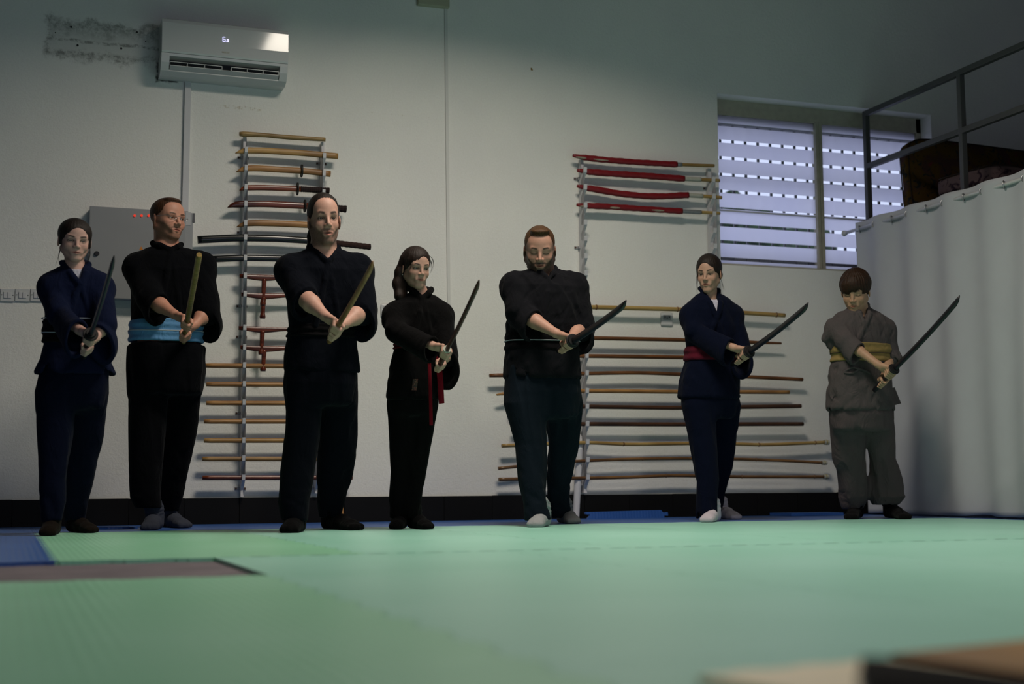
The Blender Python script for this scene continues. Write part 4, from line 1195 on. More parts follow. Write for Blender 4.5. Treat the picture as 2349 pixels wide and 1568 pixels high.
def H_jaw(P): return P.get('jaw', 0.044 if P.get('fem') else 0.055)
def head_sdf(P, neck_local, chest_local):
    s = SDF(); fem = P.get('fem', False)
    jw = H_jaw(P)
    cheek = P.get('cheek', 1.0)
    s.ell((0, 0.016, 0.036), (0.0725, 0.093, 0.080))
    s.ell((0, -0.018, -0.022), (0.062*cheek, 0.066, 0.085), k=0.03)
    s.ell((0, -0.045, 0.045), (0.050, 0.034, 0.045), k=0.03)
    for sg in (-1, 1):
        s.cap((sg*(jw+0.008), 0.010, -0.050), (sg*0.014, -0.056, -0.100), 0.017, 0.014, k=0.026)
        s.ell((sg*0.036, -0.056, -0.030), (0.021, 0.018, 0.022), k=0.02)
    s.ell((0, -0.066, -0.098), (0.021, 0.015, 0.015), k=0.018)
    s.cap((-0.036, -0.070, 0.018), (0.036, -0.070, 0.018), 0.010, 0.010, k=0.018)
    for sg in (-1, 1):
        s.ell((sg*0.0305, -0.100, -0.001), (0.019, 0.022, 0.013), 's', k=0.014)
        s.ell((sg*0.0305, -0.066, -0.001), 0.0135, k=0.006)
    # nose
    nl = 1.0 if not fem else 0.86
    s.cap((0, -0.080, 0.010), (0, -0.080-0.022*nl, -0.030), 0.0075, 0.0095*nl, k=0.012)
    for sg in (-1, 1):
        s.ell((sg*0.0115*nl, -0.088, -0.034), (0.0075, 0.011, 0.0075), k=0.008)
        s.ell((sg*0.0065, -0.096, -0.0425), (0.0032, 0.0045, 0.0035), 's', k=0.003)
    # mouth
    s.ell((0, -0.0715, -0.064), (0.030, 0.013, 0.020), k=0.018)
    mo = P.get('mouth', 0.0)
    for sg in (-1, 1):
        s.cap((0, -0.0845, -0.0605), (sg*0.0250, -0.0765, -0.0652), 0.0048, 0.0028, k=0.005)
        s.cap((0, -0.0835, -0.0700-mo), (sg*0.0240, -0.0765, -0.0662-mo*0.5), 0.0060, 0.0030, k=0.006)
    s.ell((0, -0.090, -0.0650-mo/2), (0.024, 0.0085, 0.0015+mo*0.55), 's', k=0.0025)
    # eyelids opening
    if P.get('eyes', 'open') == 'open':
        for sg in (-1, 1): s.ell((sg*0.0305, -0.079, -0.0010), (0.0120, 0.0072, P.get('lid', 0.0046)), 's', k=0.0015)
    else:
        for sg in (-1, 1): s.ell((sg*0.0305, -0.0805, -0.0065), (0.0125, 0.0035, 0.0011), 's', k=0.001)
    # ears
    for sg in (-1, 1):
        a = sg*0.30
        rot = [[math.cos(a), math.sin(a), 0], [-math.sin(a), math.cos(a), 0], [0, 0, 1]]
        s.ell((sg*0.0765, 0.014, -0.008), (0.0065, 0.0175, 0.031), k=0.006, rot=rot)
        s.ell((sg*0.0835, 0.010, -0.004), (0.0040, 0.0095, 0.018), 's', k=0.004, rot=rot)
    # neck and upper chest
    nr = P.get('neck', 0.046 if fem else 0.060)
    s.cap((0, 0.022, -0.050), neck_local, nr*1.0, nr*1.04, k=0.022)
    s.cap(neck_local, chest_local, nr*1.04, nr*1.5, k=0.03)
    return s
def head_colour(P):
    sk = np.array(P.get('skin', P['head']['skin'] if 'head' in P else (0.39, 0.23, 0.18)))
    hair = np.array(P.get('hairc', (0.02, 0.012, 0.008)))
    fem = P.get('fem', False)
    def f(V):
        x, y, z = V[:, 0], V[:, 1], V[:, 2]; ax = np.abs(x)
        C = np.tile(sk, (len(V), 1))
        g = lambda d: np.clip(1-d, 0, 1)
        front = (y < -0.045)
        def blend(m, c):
            m = (m*1.0)[:, None]; C[:] = C*(1-m)+np.array(c)*m
        # warmer cheeks, nose, ears
        blend(0.25*np.exp(-(((ax-0.038)/0.02)**2+((z+0.03)/0.02)**2))*front, sk*np.array((1.1, 0.75, 0.7)))
        blend(0.3*(ax > 0.072), sk*np.array((1.1, 0.7, 0.65)))
        mo = P.get('mouth', 0.0)
        lip = np.clip(1.8-1.7*np.sqrt((x/0.0290)**2+((z+0.065+mo/2)/(0.0095+mo*0.7))**2), 0, 1)*front
        blend(lip*0.75, P.get('lip', sk*np.array((0.80, 0.42, 0.42))))
        line = np.clip(1.5-1.2*np.sqrt((x/0.0280)**2+((z+0.0648+mo/2)/(0.0020+mo*0.55))**2), 0, 1)*front
        blend(line*0.85, (0.03, 0.01, 0.01))
        # brows
        bz = 0.0215+0.004*np.clip(1-np.abs(ax-0.036)/0.02, 0, 1)
        bt = P.get('brow', 0.0058)
        br = np.clip(2.2-2.2*np.abs(z-bz)/bt, 0, 1)*np.clip((0.049-ax)/0.008, 0, 1)*np.clip((ax-0.010)/0.008, 0, 1)*front
        blend(br*0.92, hair*0.7)
        # lashes and lid crease, socket shade painted into the skin colour
        ez = np.sqrt(((ax-0.0305)/0.0150)**2+((z+0.001)/0.0085)**2)
        if P.get('eyes', 'open') == 'open':
            blend(np.clip(1.3-np.abs(ez-0.92)/0.22, 0, 1)*front*(z > -0.005)*0.9, hair*0.4); blend(np.clip(1-np.abs(ez-1.0)/0.5, 0, 1)*front*0.35, sk*0.45)
        else:
            ln = np.clip(1.5-1.5*np.abs(z+0.0065+((ax-0.0305)**2)*-12)/0.0028, 0, 1)*(np.abs(ax-0.0305) < 0.0135)*front
            blend(ln*0.9, hair*0.4)
        # beard
        bd = P.get('beard', 0.0)
        if bd > 0:
            zl_ = np.interp(ax, [0, .012, .020, .029, .045, .060, .075], [-.079, -.080, -.077, -.058, -.047, -.030, -.002])+(0.006 if bd > 0.9 else 0)
            m = np.clip((zl_-z)/0.007, 0, 1)*np.clip((0.022-y)/0.01, 0, 1)
            mus = np.clip(1.9-1.5*np.abs(z+0.0520)/0.0062, 0, 1)*np.clip((0.031-ax)/0.005, 0, 1)*front
            gt = np.clip(1.5-1.5*np.abs(ax-0.0295)/0.006, 0, 1)*(z < -0.050)*(z > -0.09)*front
            soul = np.clip(1.5-1.5*ax/0.007, 0, 1)*(z < -0.079)*front
            m = np.clip(np.maximum.reduce([m, mus, gt, soul]), 0, 1)*(1-np.clip(lip*1.3, 0, 1))
            m *= np.clip((z+0.128)/0.015, 0, 1)
            nz = (0.90 if bd > 0.9 else 0.78)+0.14*vnoise(x*420, y*420, z*420)
            blend(m*bd*nz, P.get('beardc', hair))
        # shaved scalp shade
        if P.get('scalp', 0) > 0:
            sc = np.clip((y-(-0.055+0.25*np.clip(z-0.02, -0.2, 0)+0))/0.02, 0, 1)*(z > 0.005)*((ax > 0.045) | (z > 0.07))
            blend(np.clip(sc, 0, 1)*P['scalp'], hair)
        return np.clip(C*(1+0.05*vnoise(x*90, y*90, z*90))[:, None], 0, 1)
    return f

def fist(s, c, w, U, S, elbow, sc=1.0, R=0.0165):
    """a closed hand on a grip: c centre on the handle, w handle axis (towards the blade), U top, S side of the palm, elbow world point"""
    P_ = lambda ang, rad, along: c+w*along*sc+(S*math.cos(ang)+U*math.sin(ang))*rad
    dE = elbow-c; dE = dE/np.linalg.norm(dE)
    wrist = c+dE*0.088*sc+S*0.014*sc+U*0.010*sc
    frs = [0.0100, 0.0104, 0.0098, 0.0086]
    Rr = R
    for i in range(4):
        al = (1.5-i)*0.0205
        r = frs[i]*sc
        k1 = P_(math.radians(48), Rr+r*1.35, al+0.001)
        p1 = P_(math.radians(-32), Rr+r*1.30, al+0.004)
        p2 = P_(math.radians(-100), Rr+r*0.98, al+0.002)
        p3 = P_(math.radians(-165 if i < 3 else -155), Rr+r*0.85, al-0.001)
        s.cap(wrist*0.45+k1*0.55, k1, 0.015*sc, r*1.18, k=0.010)
        s.cap(wrist, wrist*0.45+k1*0.55, 0.019*sc, 0.015*sc, k=0.012)
        s.ell(k1, r*1.2, k=0.004)
        s.cap(k1, p1, r*1.08, r*1.02, k=0.0025)
        s.cap(p1, p2, r*1.02, r*0.94, k=0.0018)
        s.cap(p2, p3, r*0.93, r*0.82, k=0.0018)
    # palm heel
    s.cap(wrist, P_(math.radians(100), Rr+0.010*sc, -0.012), 0.019*sc, 0.016*sc, k=0.012)
    # thumb leaves the side of the palm near the wrist
    t0 = wrist*0.55+P_(math.radians(95), Rr+0.012*sc, -0.010)*0.45
    t1 = P_(math.radians(112), Rr+0.012*sc, 0.012)
    t2 = P_(math.radians(150), Rr+0.0105*sc, 0.030)
    t3 = P_(math.radians(188), Rr+0.0085*sc, 0.036)
    s.cap(t0, t1, 0.0150*sc, 0.0118*sc, k=0.008)
    s.cap(t1, t2, 0.0112*sc, 0.0103*sc, k=0.003)
    s.cap(t2, t3, 0.0103*sc, 0.0088*sc, k=0.002)
    return wrist

def person(P):
    Y0 = P['Y']
    loc = onY(*P['pelvis'], Y0)
    root = thing('person', P['label'], 'person', (loc[0], loc[1], 0.0), 'people standing in a row holding swords')
    fa = P.get('face', 0.0)                     # body heading, 0 = away from the wall
    Fv = np.array([math.sin(fa), -math.cos(fa)]); Rv = np.array([math.cos(fa), math.sin(fa)])
    F3 = np.array([Fv[0], Fv[1], 0]); R3 = np.array([Rv[0], Rv[1], 0]); UP = np.array([0, 0, 1.0])
    def at(px, py, fwd=0.0): return onY(px, py, Y0-fwd)
    def rings(prof, Yf=None, rho=0.62, fwd=0.0):
        z = []; cx = []; cy = []; a = []; b = []
        n = len(prof)
        for i, (py, xl, xr) in enumerate(prof):
            Yc = (Y0 if Yf is None else Yf(py))-fwd
            c = onY((xl+xr)/2, py, Yc); w = (xr-xl)/2/FPX*depth(c)
            vd = c[:2]-CAM[:2]; vd /= np.linalg.norm(vd)
            cphi = abs(Fv@vd); rr = rho[i] if hasattr(rho, '__len__') else rho
            A = w/math.sqrt(cphi**2+(1-cphi**2)*rr**2)
            z.append(c[2]); cx.append(c[0]); cy.append(c[1]); a.append(A); b.append(A*rr)
        o = np.argsort(z)
        return dict(z=np.array(z)[o], cx=np.array(cx)[o], cy=np.array(cy)[o], a=np.array(a)[o], b=np.array(b)[o], R=Rv, F=Fv)
    # ---------------------------------------------------------------- sword line
    G = at(*P['guard'])                         # px, py, forward
    d = ray(*P['tip']); d = d/np.linalg.norm(d)
    oc = CAM-G; bq = oc@d; cq = oc@oc-P['blade']**2
    disc = bq*bq-cq
    tt = -bq-math.sqrt(max(disc, 0)) if disc > 0 else -bq
    T = CAM+d*tt
    w = (T-G)/np.linalg.norm(T-G)
    U = UP-(UP@w)*w; U /= np.linalg.norm(U)
    S = np.cross(U, w)
    if S@(-R3) < 0: S = -S                      # wearer's right = image left
    hl = P.get('grip', 0.25)
    Pm = G-w*hl
    # ---------------------------------------------------------------- arms
    hs = P.get('hand', 1.0)
    RH = G-w*P.get('rh', 0.055); LH = G-w*P.get('lh', 0.165)
    RE, LE, RS, LS = at(*P['RE']), at(*P['LE']), at(*P['RS']), at(*P['LS'])
    hsdf = SDF()
    gr = P.get('gr', 0.0165)
    wr = fist(hsdf, RH, w, U, (S*0.94+U*0.34), RE, hs, gr)
    wl = fist(hsdf, LH, w, U, (-S*0.94+U*0.34), LE, hs, gr)
    fr = P.get('forearm', 0.040)
    for (e, wp) in ((RE, wr), (LE, wl)):
        m = e*0.55+wp*0.45
        hsdf.cap(e, m, fr, fr*0.92, k=0.01); hsdf.cap(m, wp, fr*0.92, 0.0235*hs, k=0.012)
    handc = np.array(P.get('skin', P['head']['skin'] if 'head' in P else (0.39, 0.23, 0.18)))
    V1, Q1 = surface_nets(*hsdf.grid(0.0026, lo=np.minimum(np.minimum(wr, wl), G-w*hl)-0.13, hi=np.maximum(np.maximum(wr, wl), G)+0.13))
    C1 = np.tile(handc, (len(V1), 1))*(1+0.06*vnoise(V1[:, 0]*70, V1[:, 1]*70, V1[:, 2]*70))[:, None]
    # ---------------------------------------------------------------- head
    H = P['head']; hy = H['yaw']; hp = H['pitch']; M = rotm(hy, hp, H.get('roll', 0.0))
    fwd = H.get('fwd', 0.03)
    hc = at((H['x0']+H['x1'])/2, H['eye'], fwd)
    sc = H['scale']; sxyz = np.array([sc*H.get('sx', 1), sc, sc*H.get('sz', 1)])
    toW = lambda V: (np.asarray(V)*sxyz) @ M.T+hc
    toL = lambda p: (M.T @ (np.asarray(p)-hc))/sxyz
    nb = at(*P['neckb'])                         # base of the neck
    hsd = head_sdf(H, toL(nb), toL(nb+F3*0.01-UP*0.12))
    V2, Q2 = surface_nets(*hsd.grid(0.0024, lo=np.array([-0.16, -0.2, -0.30]), hi=np.array([0.16, 0.2, 0.2])))
    C2 = head_colour(H)(V2); V2 = toW(V2)
    # ---------------------------------------------------------------- hidden body that joins head, hands and feet
    bs = SDF()
    T_ = rings(P['torso'], rho=0.6)
    legs = []
    feet = P['feet']                             # heel/toe pixel on the floor per foot, forward offset ignored
    FT = []
    for (hx, hyp, tx, ty) in feet:
        h_, t_ = onZ(hx, hyp), onZ(tx, ty)
        FT.append((h_, t_))
    bs.loft(T_, T_['z'][0], T_['z'][-1]-0.03, off=-0.045, k=0.02)
    for s_, e_ in ((RS, RE), (LS, LE)): bs.cap(s_, e_, 0.05, 0.04, k=0.02)
    bs.cap(nb, nb-UP*0.10, 0.05, 0.07, k=0.03)
    mid_ = (P['legs'][0][0][2]+P['legs'][1][0][1])/2
    ins_ = 3 if P.get('hipoff', -0.013) > 0 else 9
    h1_ = P['hips'][1]
    for li, ((h_, t_), prof) in enumerate(zip(FT, P['legs'])):
        prof = [((h1_[0], h1_[1]+ins_, mid_+4) if li == 0 else (h1_[0], mid_-4, h1_[2]-ins_))]+list(prof)
        Yf = (h_[1]*0.65+t_[1]*0.35)
        p0 = prof[0][0]; p1 = prof[-1][0]
        yf = (lambda Yf, p0, p1: (lambda py: Y0+(Yf-Y0)*np.clip((py-p0)/(p1-p0), 0, 1)))(Yf, p0, p1)
        L = rings(prof, Yf=yf, rho=P.get('legrho', 0.85)); legs.append(L)
        bs.loft(L, L['z'][0]+0.10, L['z'][-1], off=-0.045, k=0.02)
        ank = h_*0.8+t_*0.2
        bs.cap((ank[0], ank[1], 0.06), (L['cx'][0]*0.6+ank[0]*0.4, L['cy'][0]*0.6+ank[1]*0.4, L['z'][0]+0.07), 0.016, 0.018, k=0.005)
        bs.cap((h_[0]*0.8+t_[0]*0.2, h_[1]*0.8+t_[1]*0.2, 0.034), (t_[0]*0.6+h_[0]*0.4, t_[1]*0.6+h_[1]*0.4, 0.026), 0.014, 0.012, k=0.01)
    V3, Q3 = surface_nets(*bs.grid(0.014))
    C3 = np.tile(handc, (len(V3), 1))
    V = np.concatenate([V1, V2, V3]); Q = np.concatenate([Q1, Q2+len(V1), Q3+len(V1)+len(V2)]); C = np.concatenate([C1, C2, C3])
    mesh_arrays('body', V, Q, SKIN_M, root, True, C)
    # eyes
    if H.get('eyes', 'open') == 'open':
        gz = H.get('gaze', (0, 0))
        for sg in (-1, 1):
            c = np.array([sg*0.0305, -0.0665, -0.001]); es = SDF(); es.ell(c, 0.0125)
            gd = np.array([gz[0], -1, gz[1]]); gd = gd/np.linalg.norm(gd)
            def ec(V, c=c, gd=gd):
                a = ((V-c)/0.0125) @ gd
                col_ = np.tile(np.array([0.20, 0.185, 0.17]), (len(V), 1)); col_[a > 0.79] = H.get('iris', (0.035, 0.02, 0.012)); col_[a > 0.965] = (0.003, 0.003, 0.003)
                return col_
            build('eye', es, 0.0011, EYE_M, root, xf=toW, col=ec)
    # ---------------------------------------------------------------- hair
    hm = H['hairmat']
    hs_ = SDF(); vol = H.get('vol', 1.0)+(0.03 if H.get('fem') else 0)
    hs_.ell((0, 0.019, 0.040), (0.0775*vol, 0.099*vol, 0.085*(1+(vol-1)*0.8)))
    for (c, r, k) in H.get('hairadd_pre', []): hs_.ell(c, r, k=k)
    hd = H.get('hairdisp', 0.002)
    def hdisp(x, y, z):
        an = np.arctan2(x, y-0.02-0.0*z)
        return hd*np.sin(an*38+vnoise(x*30, y*30, z*30)*2.5)*0.5+hd*vnoise(x*60, y*60, z*22)
    hs_.disp(hdisp)
    hl_ = H.get('hairline', 0.066)               # z of the hairline at the middle
    hs_.ell((H.get('part', 0), -0.125, hl_-0.112), (H.get('fw', 0.066), H.get('fd', 0.090), 0.112), 's', k=0.008)
    # clear the ears and below
    back = H.get('nape', -0.055)
    for sg in (-1, 1):
        er_ = 0.62 if H.get('fem') else 1.0
        hs_.ell((sg*0.087, 0.002, -0.022), (0.030*er_, 0.024*er_, 0.034*er_), 's', k=0.006)
    hs_.add((-0.2, -0.3, -0.4), (0.2, 0.3, 0.1), lambda x, y, z, ff=(0.010 if not H.get('fem') else -0.012): np.maximum(z-(-0.008+0*x), y-ff)+0*x, 's', 0.008)
    hs_.add((-0.2, -0.3, -0.4), (0.2, 0.3, back+0.02), lambda x, y, z: z-back+0*x+0*y, 's', 0.01)
    for op in H.get('hairadd', []):
        if op[0] == 'e': hs_.ell(op[1], op[2], k=op[3])
        elif op[0] == 'c': hs_.chain([np.array(p) for p in op[1]], op[2], k=op[3])
        elif op[0] == 's': hs_.ell(op[1], op[2], 's', k=op[3])
    build('hair', hs_, 0.0026, hm, root, lo=np.array([-0.2, -0.2, -0.36]), hi=np.array([0.2, 0.25, 0.25]), xf=toW)
    # loose strands
    bm = B(); ns = 0
    for st in H.get('strands', []):
        pts = [np.array(p, float) for p in st]
        Qp = resample(pts, 12)
        for _ in range(3): Qp[1:-1] = (Qp[:-2]+2*Qp[1:-1]+Qp[2:])/4
        for j in range(3):
            off = rng.normal(0, 0.0022, 3)
            add_tube(bm, [toW(q+off*(i/6)) for i, q in enumerate(Qp)], [0.0011*(1-i/13) for i in range(12)], 5); ns += 1
    if ns: obj('loose_strands', bm, hm, root)
    else: bm.free()
    # ---------------------------------------------------------------- jacket
    J = rings(P['jacket'], rho=P.get('rho', 0.60))
    zh, zt = J['z'][0], J['z'][-1]
    amp = P.get('fold', 0.006)
    seed = P.get('seed', 1.0)
    fo = folds(amp, 0.055, 0.16, seed, 0.5); fo2 = folds(amp*0.5, 0.03, 0.06, seed+7, -0.6)
    zbelt = at(P['pelvis'][0], (P['belt'][0]+P['belt'][1])/2)[2]
    hb_ = abs(at(P['pelvis'][0], P['belt'][0])[2]-at(P['pelvis'][0], P['belt'][1])[2])/2
    damp = lambda z: np.clip((np.abs(z-zbelt)-hb_)/0.05, 0.15, 1)
    js = SDF(); sleeves = []
    sr = P.get('shr', 0.070)
    fr_ = P.get('forearm', 0.040)
    re_ = P.get('elr', 0.072)
    for (s_, e_, wp, cuff, B_) in ((RS, RE, wr, P.get('cuffR', 0.5), P.get('hangR', 0.10)), (LS, LE, wl, P.get('cuffL', 0.35), P.get('hangL', 0.10))):
        pf_ = P.get('puff', 0.012)+(0.010 if e_ is LE else 0)
        ce = e_*(1-cuff)+wp*cuff                 # where the sleeve ends on the forearm
        ax = (ce-e_)/np.linalg.norm(ce-e_)
        vd = -UP+(UP@ax)*ax; vd /= np.linalg.norm(vd)
        th = np.cross(ax, vd)
        frc = fr_*0.95+0.017
        rc = (B_+frc)/2; drop = (B_-frc)/2
        ff = rc/(frc+pf_)
        c2 = ce+vd*drop; far = ce+ax*0.08+vd*drop*1.15
        sl_ = SDF(); sleeves.append(sl_)
        sl_.cap(e_+vd*drop*0.2, c2, re_*0.98, rc, k=0.02, flat=(th, ff))
        sl_.cap(c2, far, rc, rc, k=0.01, flat=(th, ff))
        nrm = ax*0.97+UP*P.get('cutup', 0.15); nrm = nrm/np.linalg.norm(nrm)
        def cutf(x, y, z, ce=ce, nrm=nrm, q=c2+ax*0.12, rr=rc+0.16):
            pl = -((x-ce[0])*nrm[0]+(y-ce[1])*nrm[1]+(z-ce[2])*nrm[2])
            bl = np.sqrt((x-q[0])**2+(y-q[1])**2+(z-q[2])**2)-rr
            return np.maximum(pl, bl)
        sl_.disp(lambda x, y, z: np.maximum((fo(x, y, z)+fo2(x, y, z)), -0.002))
        sl_.add(c2-0.4, c2+0.4, cutf, 's', 0.002)
        sl_.cap((e_+vd*drop*0.2)*0.6+c2*0.4, far, min(re_*0.6+rc*0.4, rc)-0.0135, rc-0.010, 's', 0.002, flat=(th, (rc-0.010)/(frc+pf_-0.008)))
    js.loft(J, zh, zt, k=0.012, endk=0.03, power=2.4)
    for (s_, e_) in ((RS, RE), (LS, LE)):
        js.cap(s_, e_, sr, re_, k=0.03)
        js.cap(s_, nb*0.75+s_*0.25+UP*0.0, sr*0.86, 0.045, k=0.05)
        js.cap(s_-UP*0.02, (s_+np.array([J['cx'][-1], J['cy'][-1], s_[2]]))/2-UP*0.10, sr, sr, k=0.05)
    for (p_, q_, r1_, r2_) in P.get('bumps', []):
        js.cap(at(*p_), at(*q_), r1_, r2_, k=0.03, flat=(F3, 1.5))
    # skirt hem hollow underneath
    Jl = dict(J); js.loft(Jl, zh-0.05, zh+0.05, off=-0.014, op='s', k=0.003, power=2.4)
    # neck opening and collar bands
    vx = at(*P['vpoint'])                        # bottom of the V
    nbz = nb[2]
    csl = P.get('vhalf', 0.058)
    top = nbz+0.035
    def vcut(x, y, z):
        u = (x-nb[0])*R3[0]+(y-nb[1])*R3[1]; f = (x-nb[0])*F3[0]+(y-nb[1])*F3[1]
        uc = ((vx-nb)@R3)*np.clip((nbz-z)/(nbz-vx[2]), 0, 1)
        hw = csl*np.clip((z-vx[2])/(top-vx[2]), -0.2, 1.3)
        return np.maximum(np.abs(u-uc)-hw, -f-0.02+0*z)*0.9
    js.add(nb-np.array([0.12, 0.3, nbz-vx[2]+0.02]), nb+np.array([0.12, 0.3, 0.12]), vcut, 's', 0.004)
    js.cap(nb-UP*0.06, nb+UP*0.16-F3*0.012, P.get('neck', 0.05)+0.006, P.get('neck', 0.05)+0.010, 's', 0.004)
    def yfront(p):
        """depth of the jacket's front surface at a point given in the body plane"""
        zc = min(max(p[2], J['z'][0]), J['z'][-1])
        cx = np.interp(zc, J['z'], J['cx']); cy = np.interp(zc, J['z'], J['cy']); a = np.interp(zc, J['z'], J['a']); b = np.interp(zc, J['z'], J['b'])
        u = ((p[0]-cx)*Rv[0]+(p[1]-cy)*Rv[1])/a
        u = min(abs(u), 0.97)
        return b*(1-u**2.4)**(1/2.4)
    cb = P.get('collar', 0.0155)
    def band(pts, r, op_k=0.006):
        out = []
        for p in pts:
            out.append(p)
        js.chain(out, r, k=op_k, flat=(F3, 1.9))
    def on_front(u, z, extra=0.0):
        base = np.array([np.interp(z, J['z'], J['cx']), np.interp(z, J['z'], J['cy']), z])
        p = np.array([nb[0], nb[1], z])+R3*u
        # solve in the body frame
        cx, cy = base[0], base[1]
        lu = (p[0]-cx)*Rv[0]+(p[1]-cy)*Rv[1]
        a = np.interp(z, J['z'], J['a']); b = np.interp(z, J['z'], J['b'])
        k = min(abs(lu/a), 0.96)
        f = b*(1-k**2.4)**(1/2.4)+extra
        return np.array([cx, cy, z])+R3*lu+F3*f
    un = P.get('neck', 0.05)+0.012
    uv = (vx-nb)@R3
    bands = []
    for sg in (-1, 1):
        zs_ = np.linspace(0, 1, 9)
        pts = []
        for t in zs_:
            z = nbz+0.028+(vx[2]-nbz-0.028)*t
            u = sg*(un*(1-t)**0.9+0.004)+uv*t
            q = on_front(u, z, 0.004)
            n0 = np.array([nb[0], nb[1], z])+R3*u+F3*0.018
            kf = min(1, t*2.2)
            pts.append(n0*(1-kf)+q*kf if t < 0.46 else q)
        # round the back of the neck
        backp = [nb+R3*(un*sg*math.cos(a))-F3*(un*1.0*math.sin(a))+UP*(0.030+0.022*math.sin(a)) for a in (math.pi/2, math.pi/3, math.pi/6)]
        pts = backp+pts
        # beyond the crossing one lapel carries on to the belt
        end = P['belt'][0] if P.get('belt') else vx[2]-0.2
        zb_ = at(P['pelvis'][0], P['belty'], 0)[2]
        for t in (0.3, 0.65, 1.0):
            z = vx[2]+(zb_-vx[2])*t
            pts.append(on_front(uv-sg*0.062*t, z, 0.003 if sg > 0 else -0.004))
        js.chain(pts, cb, k=0.005, flat=(F3, 1.7))
    js.disp(lambda x, y, z: (fo(x, y, z)+fo2(x, y, z))*damp(z))
    for sl_ in sleeves: js.join(sl_, 0.010)
    build('jacket', js, 0.0052, P['jm'], root)
    if P.get('shirt'):
        us = SDF(); us.loft(J, vx[2]-0.08, nbz+0.005, off=-0.016, power=2.4, endk=0.02)
        us.cap(nb-UP*0.05, nb+UP*0.10, P.get('neck', 0.05)+0.012, P.get('neck', 0.05)+0.004, k=0.02)
        sht = P.get('shirt_top', 0.0)
        us.plane_cut(nb+UP*sht+F3*0.04, UP*0.9+F3*0.5, k=0.004)
        us.cap(nb-UP*0.01, nb+UP*0.16, P.get('neck', 0.05)+0.001, P.get('neck', 0.05)+0.001, 's', 0.003)
        build('undershirt', us, 0.005, P['shirt'], root, label=P.get('shirtlabel'))
    # ---------------------------------------------------------------- belt / sash
    if P.get('belt'):
        y0b, y1b = P['belt']
        zt_, zb_ = at(P['pelvis'][0], y0b)[2], at(P['pelvis'][0], y1b)[2]
        bl = SDF(); Jb = {k_: (v.copy() if hasattr(v, 'copy') else v) for k_, v in J.items()}
        bl.loft(Jb, zb_, zt_, off=P.get('beltoff', 0.0)+0.009, power=2.4, endk=0.008)
        bl.loft(Jb, zb_-0.02, zt_+0.02, off=-0.004, op='s', power=2.4)
        lay = (zt_-zb_)
        def bd(x, y, z):
            t = (z-zb_)/lay
            return 0.0022*np.sin(t*PI*2*P.get('layers', 2)+0.9*np.sin(x*9))+0.001*vnoise(x*40, y*40, z*60)
        sash = build('sash', bl, 0.0042, P['bm'], root, disp=bd, label=P.get('beltlabel'))
        for (py, mm) in P.get('beltlines', []):
            z = at(P['pelvis'][0], py)[2]; bm = B(); pts = []
            for k in range(49):
                th = 2*PI*k/48
                a = np.interp(z, J['z'], J['a'])+P.get('beltoff', 0.0)+0.0115; b = np.interp(z, J['z'], J['b'])+P.get('beltoff', 0.0)+0.0115
                u = a*math.copysign(abs(math.cos(th))**(2/2.4), math.cos(th)); v = b*math.copysign(abs(math.sin(th))**(2/2.4), math.sin(th))
                pts.append(np.array([np.interp(z, J['z'], J['cx']), np.interp(z, J['z'], J['cy']), z])+R3*u+F3*v+UP*0.003*math.sin(th*2+1))
            add_tube(bm, pts, 0.0028, 6, cap=False); obj('stripe', bm, mm, sash)
    # ---------------------------------------------------------------- trousers
    ps = SDF()
    K = rings(P['hips'], rho=0.68)
    K = {q_: (v_.copy() if hasattr(v_, 'copy') else v_) for q_, v_ in K.items()}
    K['a'][0] *= 0.93; K['b'][0] *= 0.80
    ps.loft(K, K['z'][0], K['z'][-1], off=P.get('hipoff', -0.013), k=0.0, power=2.4, endk=0.03)
    hem = []
    for L in legs:
        ps.loft(L, L['z'][0], L['z'][-1], off=0.0, k=0.035, power=2.3, endk=0.012); hem.append(L['z'][0])
    for L in legs:
        ps.loft(L, L['z'][0]-0.03, L['z'][0]+0.035, off=-0.012, op='s', k=0.003)
    pf = folds(P.get('pfold', 0.007), 0.05, 0.30, seed+3, 0.15); pf2 = folds(P.get('pfold', 0.007)*0.6, 0.06, 0.05, seed+5, 0.5)
    zlow = min(hem)
    build('trousers', ps, 0.0056, P['pm'], root, disp=lambda x, y, z: pf(x, y, z)+pf2(x, y, z)*(0.25+0.75*np.clip((0.45-z)/0.3, 0, 1)))
    # ---------------------------------------------------------------- socks
    for i, ((h_, t_), L) in enumerate(zip(FT, legs)):
        fs = SDF(); fdir = t_-h_; ln = np.linalg.norm(fdir); fd = fdir/ln; sd = np.array([-fd[1], fd[0], 0])
        fw = P.get('footw', 1.0)
        fs.cap(h_+fd*0.028+UP*0.034, h_+fd*(ln*0.45)+UP*0.038, 0.033*fw, 0.034*fw, k=0.02)
        fs.cap(h_+fd*(ln*0.45)+UP*0.034, h_+fd*(ln*0.76)+UP*0.024, 0.036*fw, 0.030*fw, k=0.025, flat=(UP, 1.15))
        for sg in (-1, 0, 1):
            fs.cap(h_+fd*(ln*0.72)+sd*sg*0.018*fw+UP*0.020, h_+fd*(ln-0.022-(0.014 if sg == P.get('toe', -1)*-1 else 0))+sd*sg*0.022*fw+UP*0.016, 0.021*fw, 0.015*fw, k=0.018)
        ank = h_+fd*0.045+UP*0.075
        fs.cap(h_+fd*0.035+UP*0.04, ank+UP*0.04, 0.036*fw, 0.038*fw, k=0.025)
        topz = L['z'][0]+0.045
        fs.cap(ank, (L['cx'][0]*0.6+ank[0]*0.4, L['cy'][0]*0.6+ank[1]*0.4, max(topz, 0.13)), 0.039*fw, 0.042*fw, k=0.015)
        fs.plane_cut((0, 0, 0.002), (0, 0, -1), k=0.004)
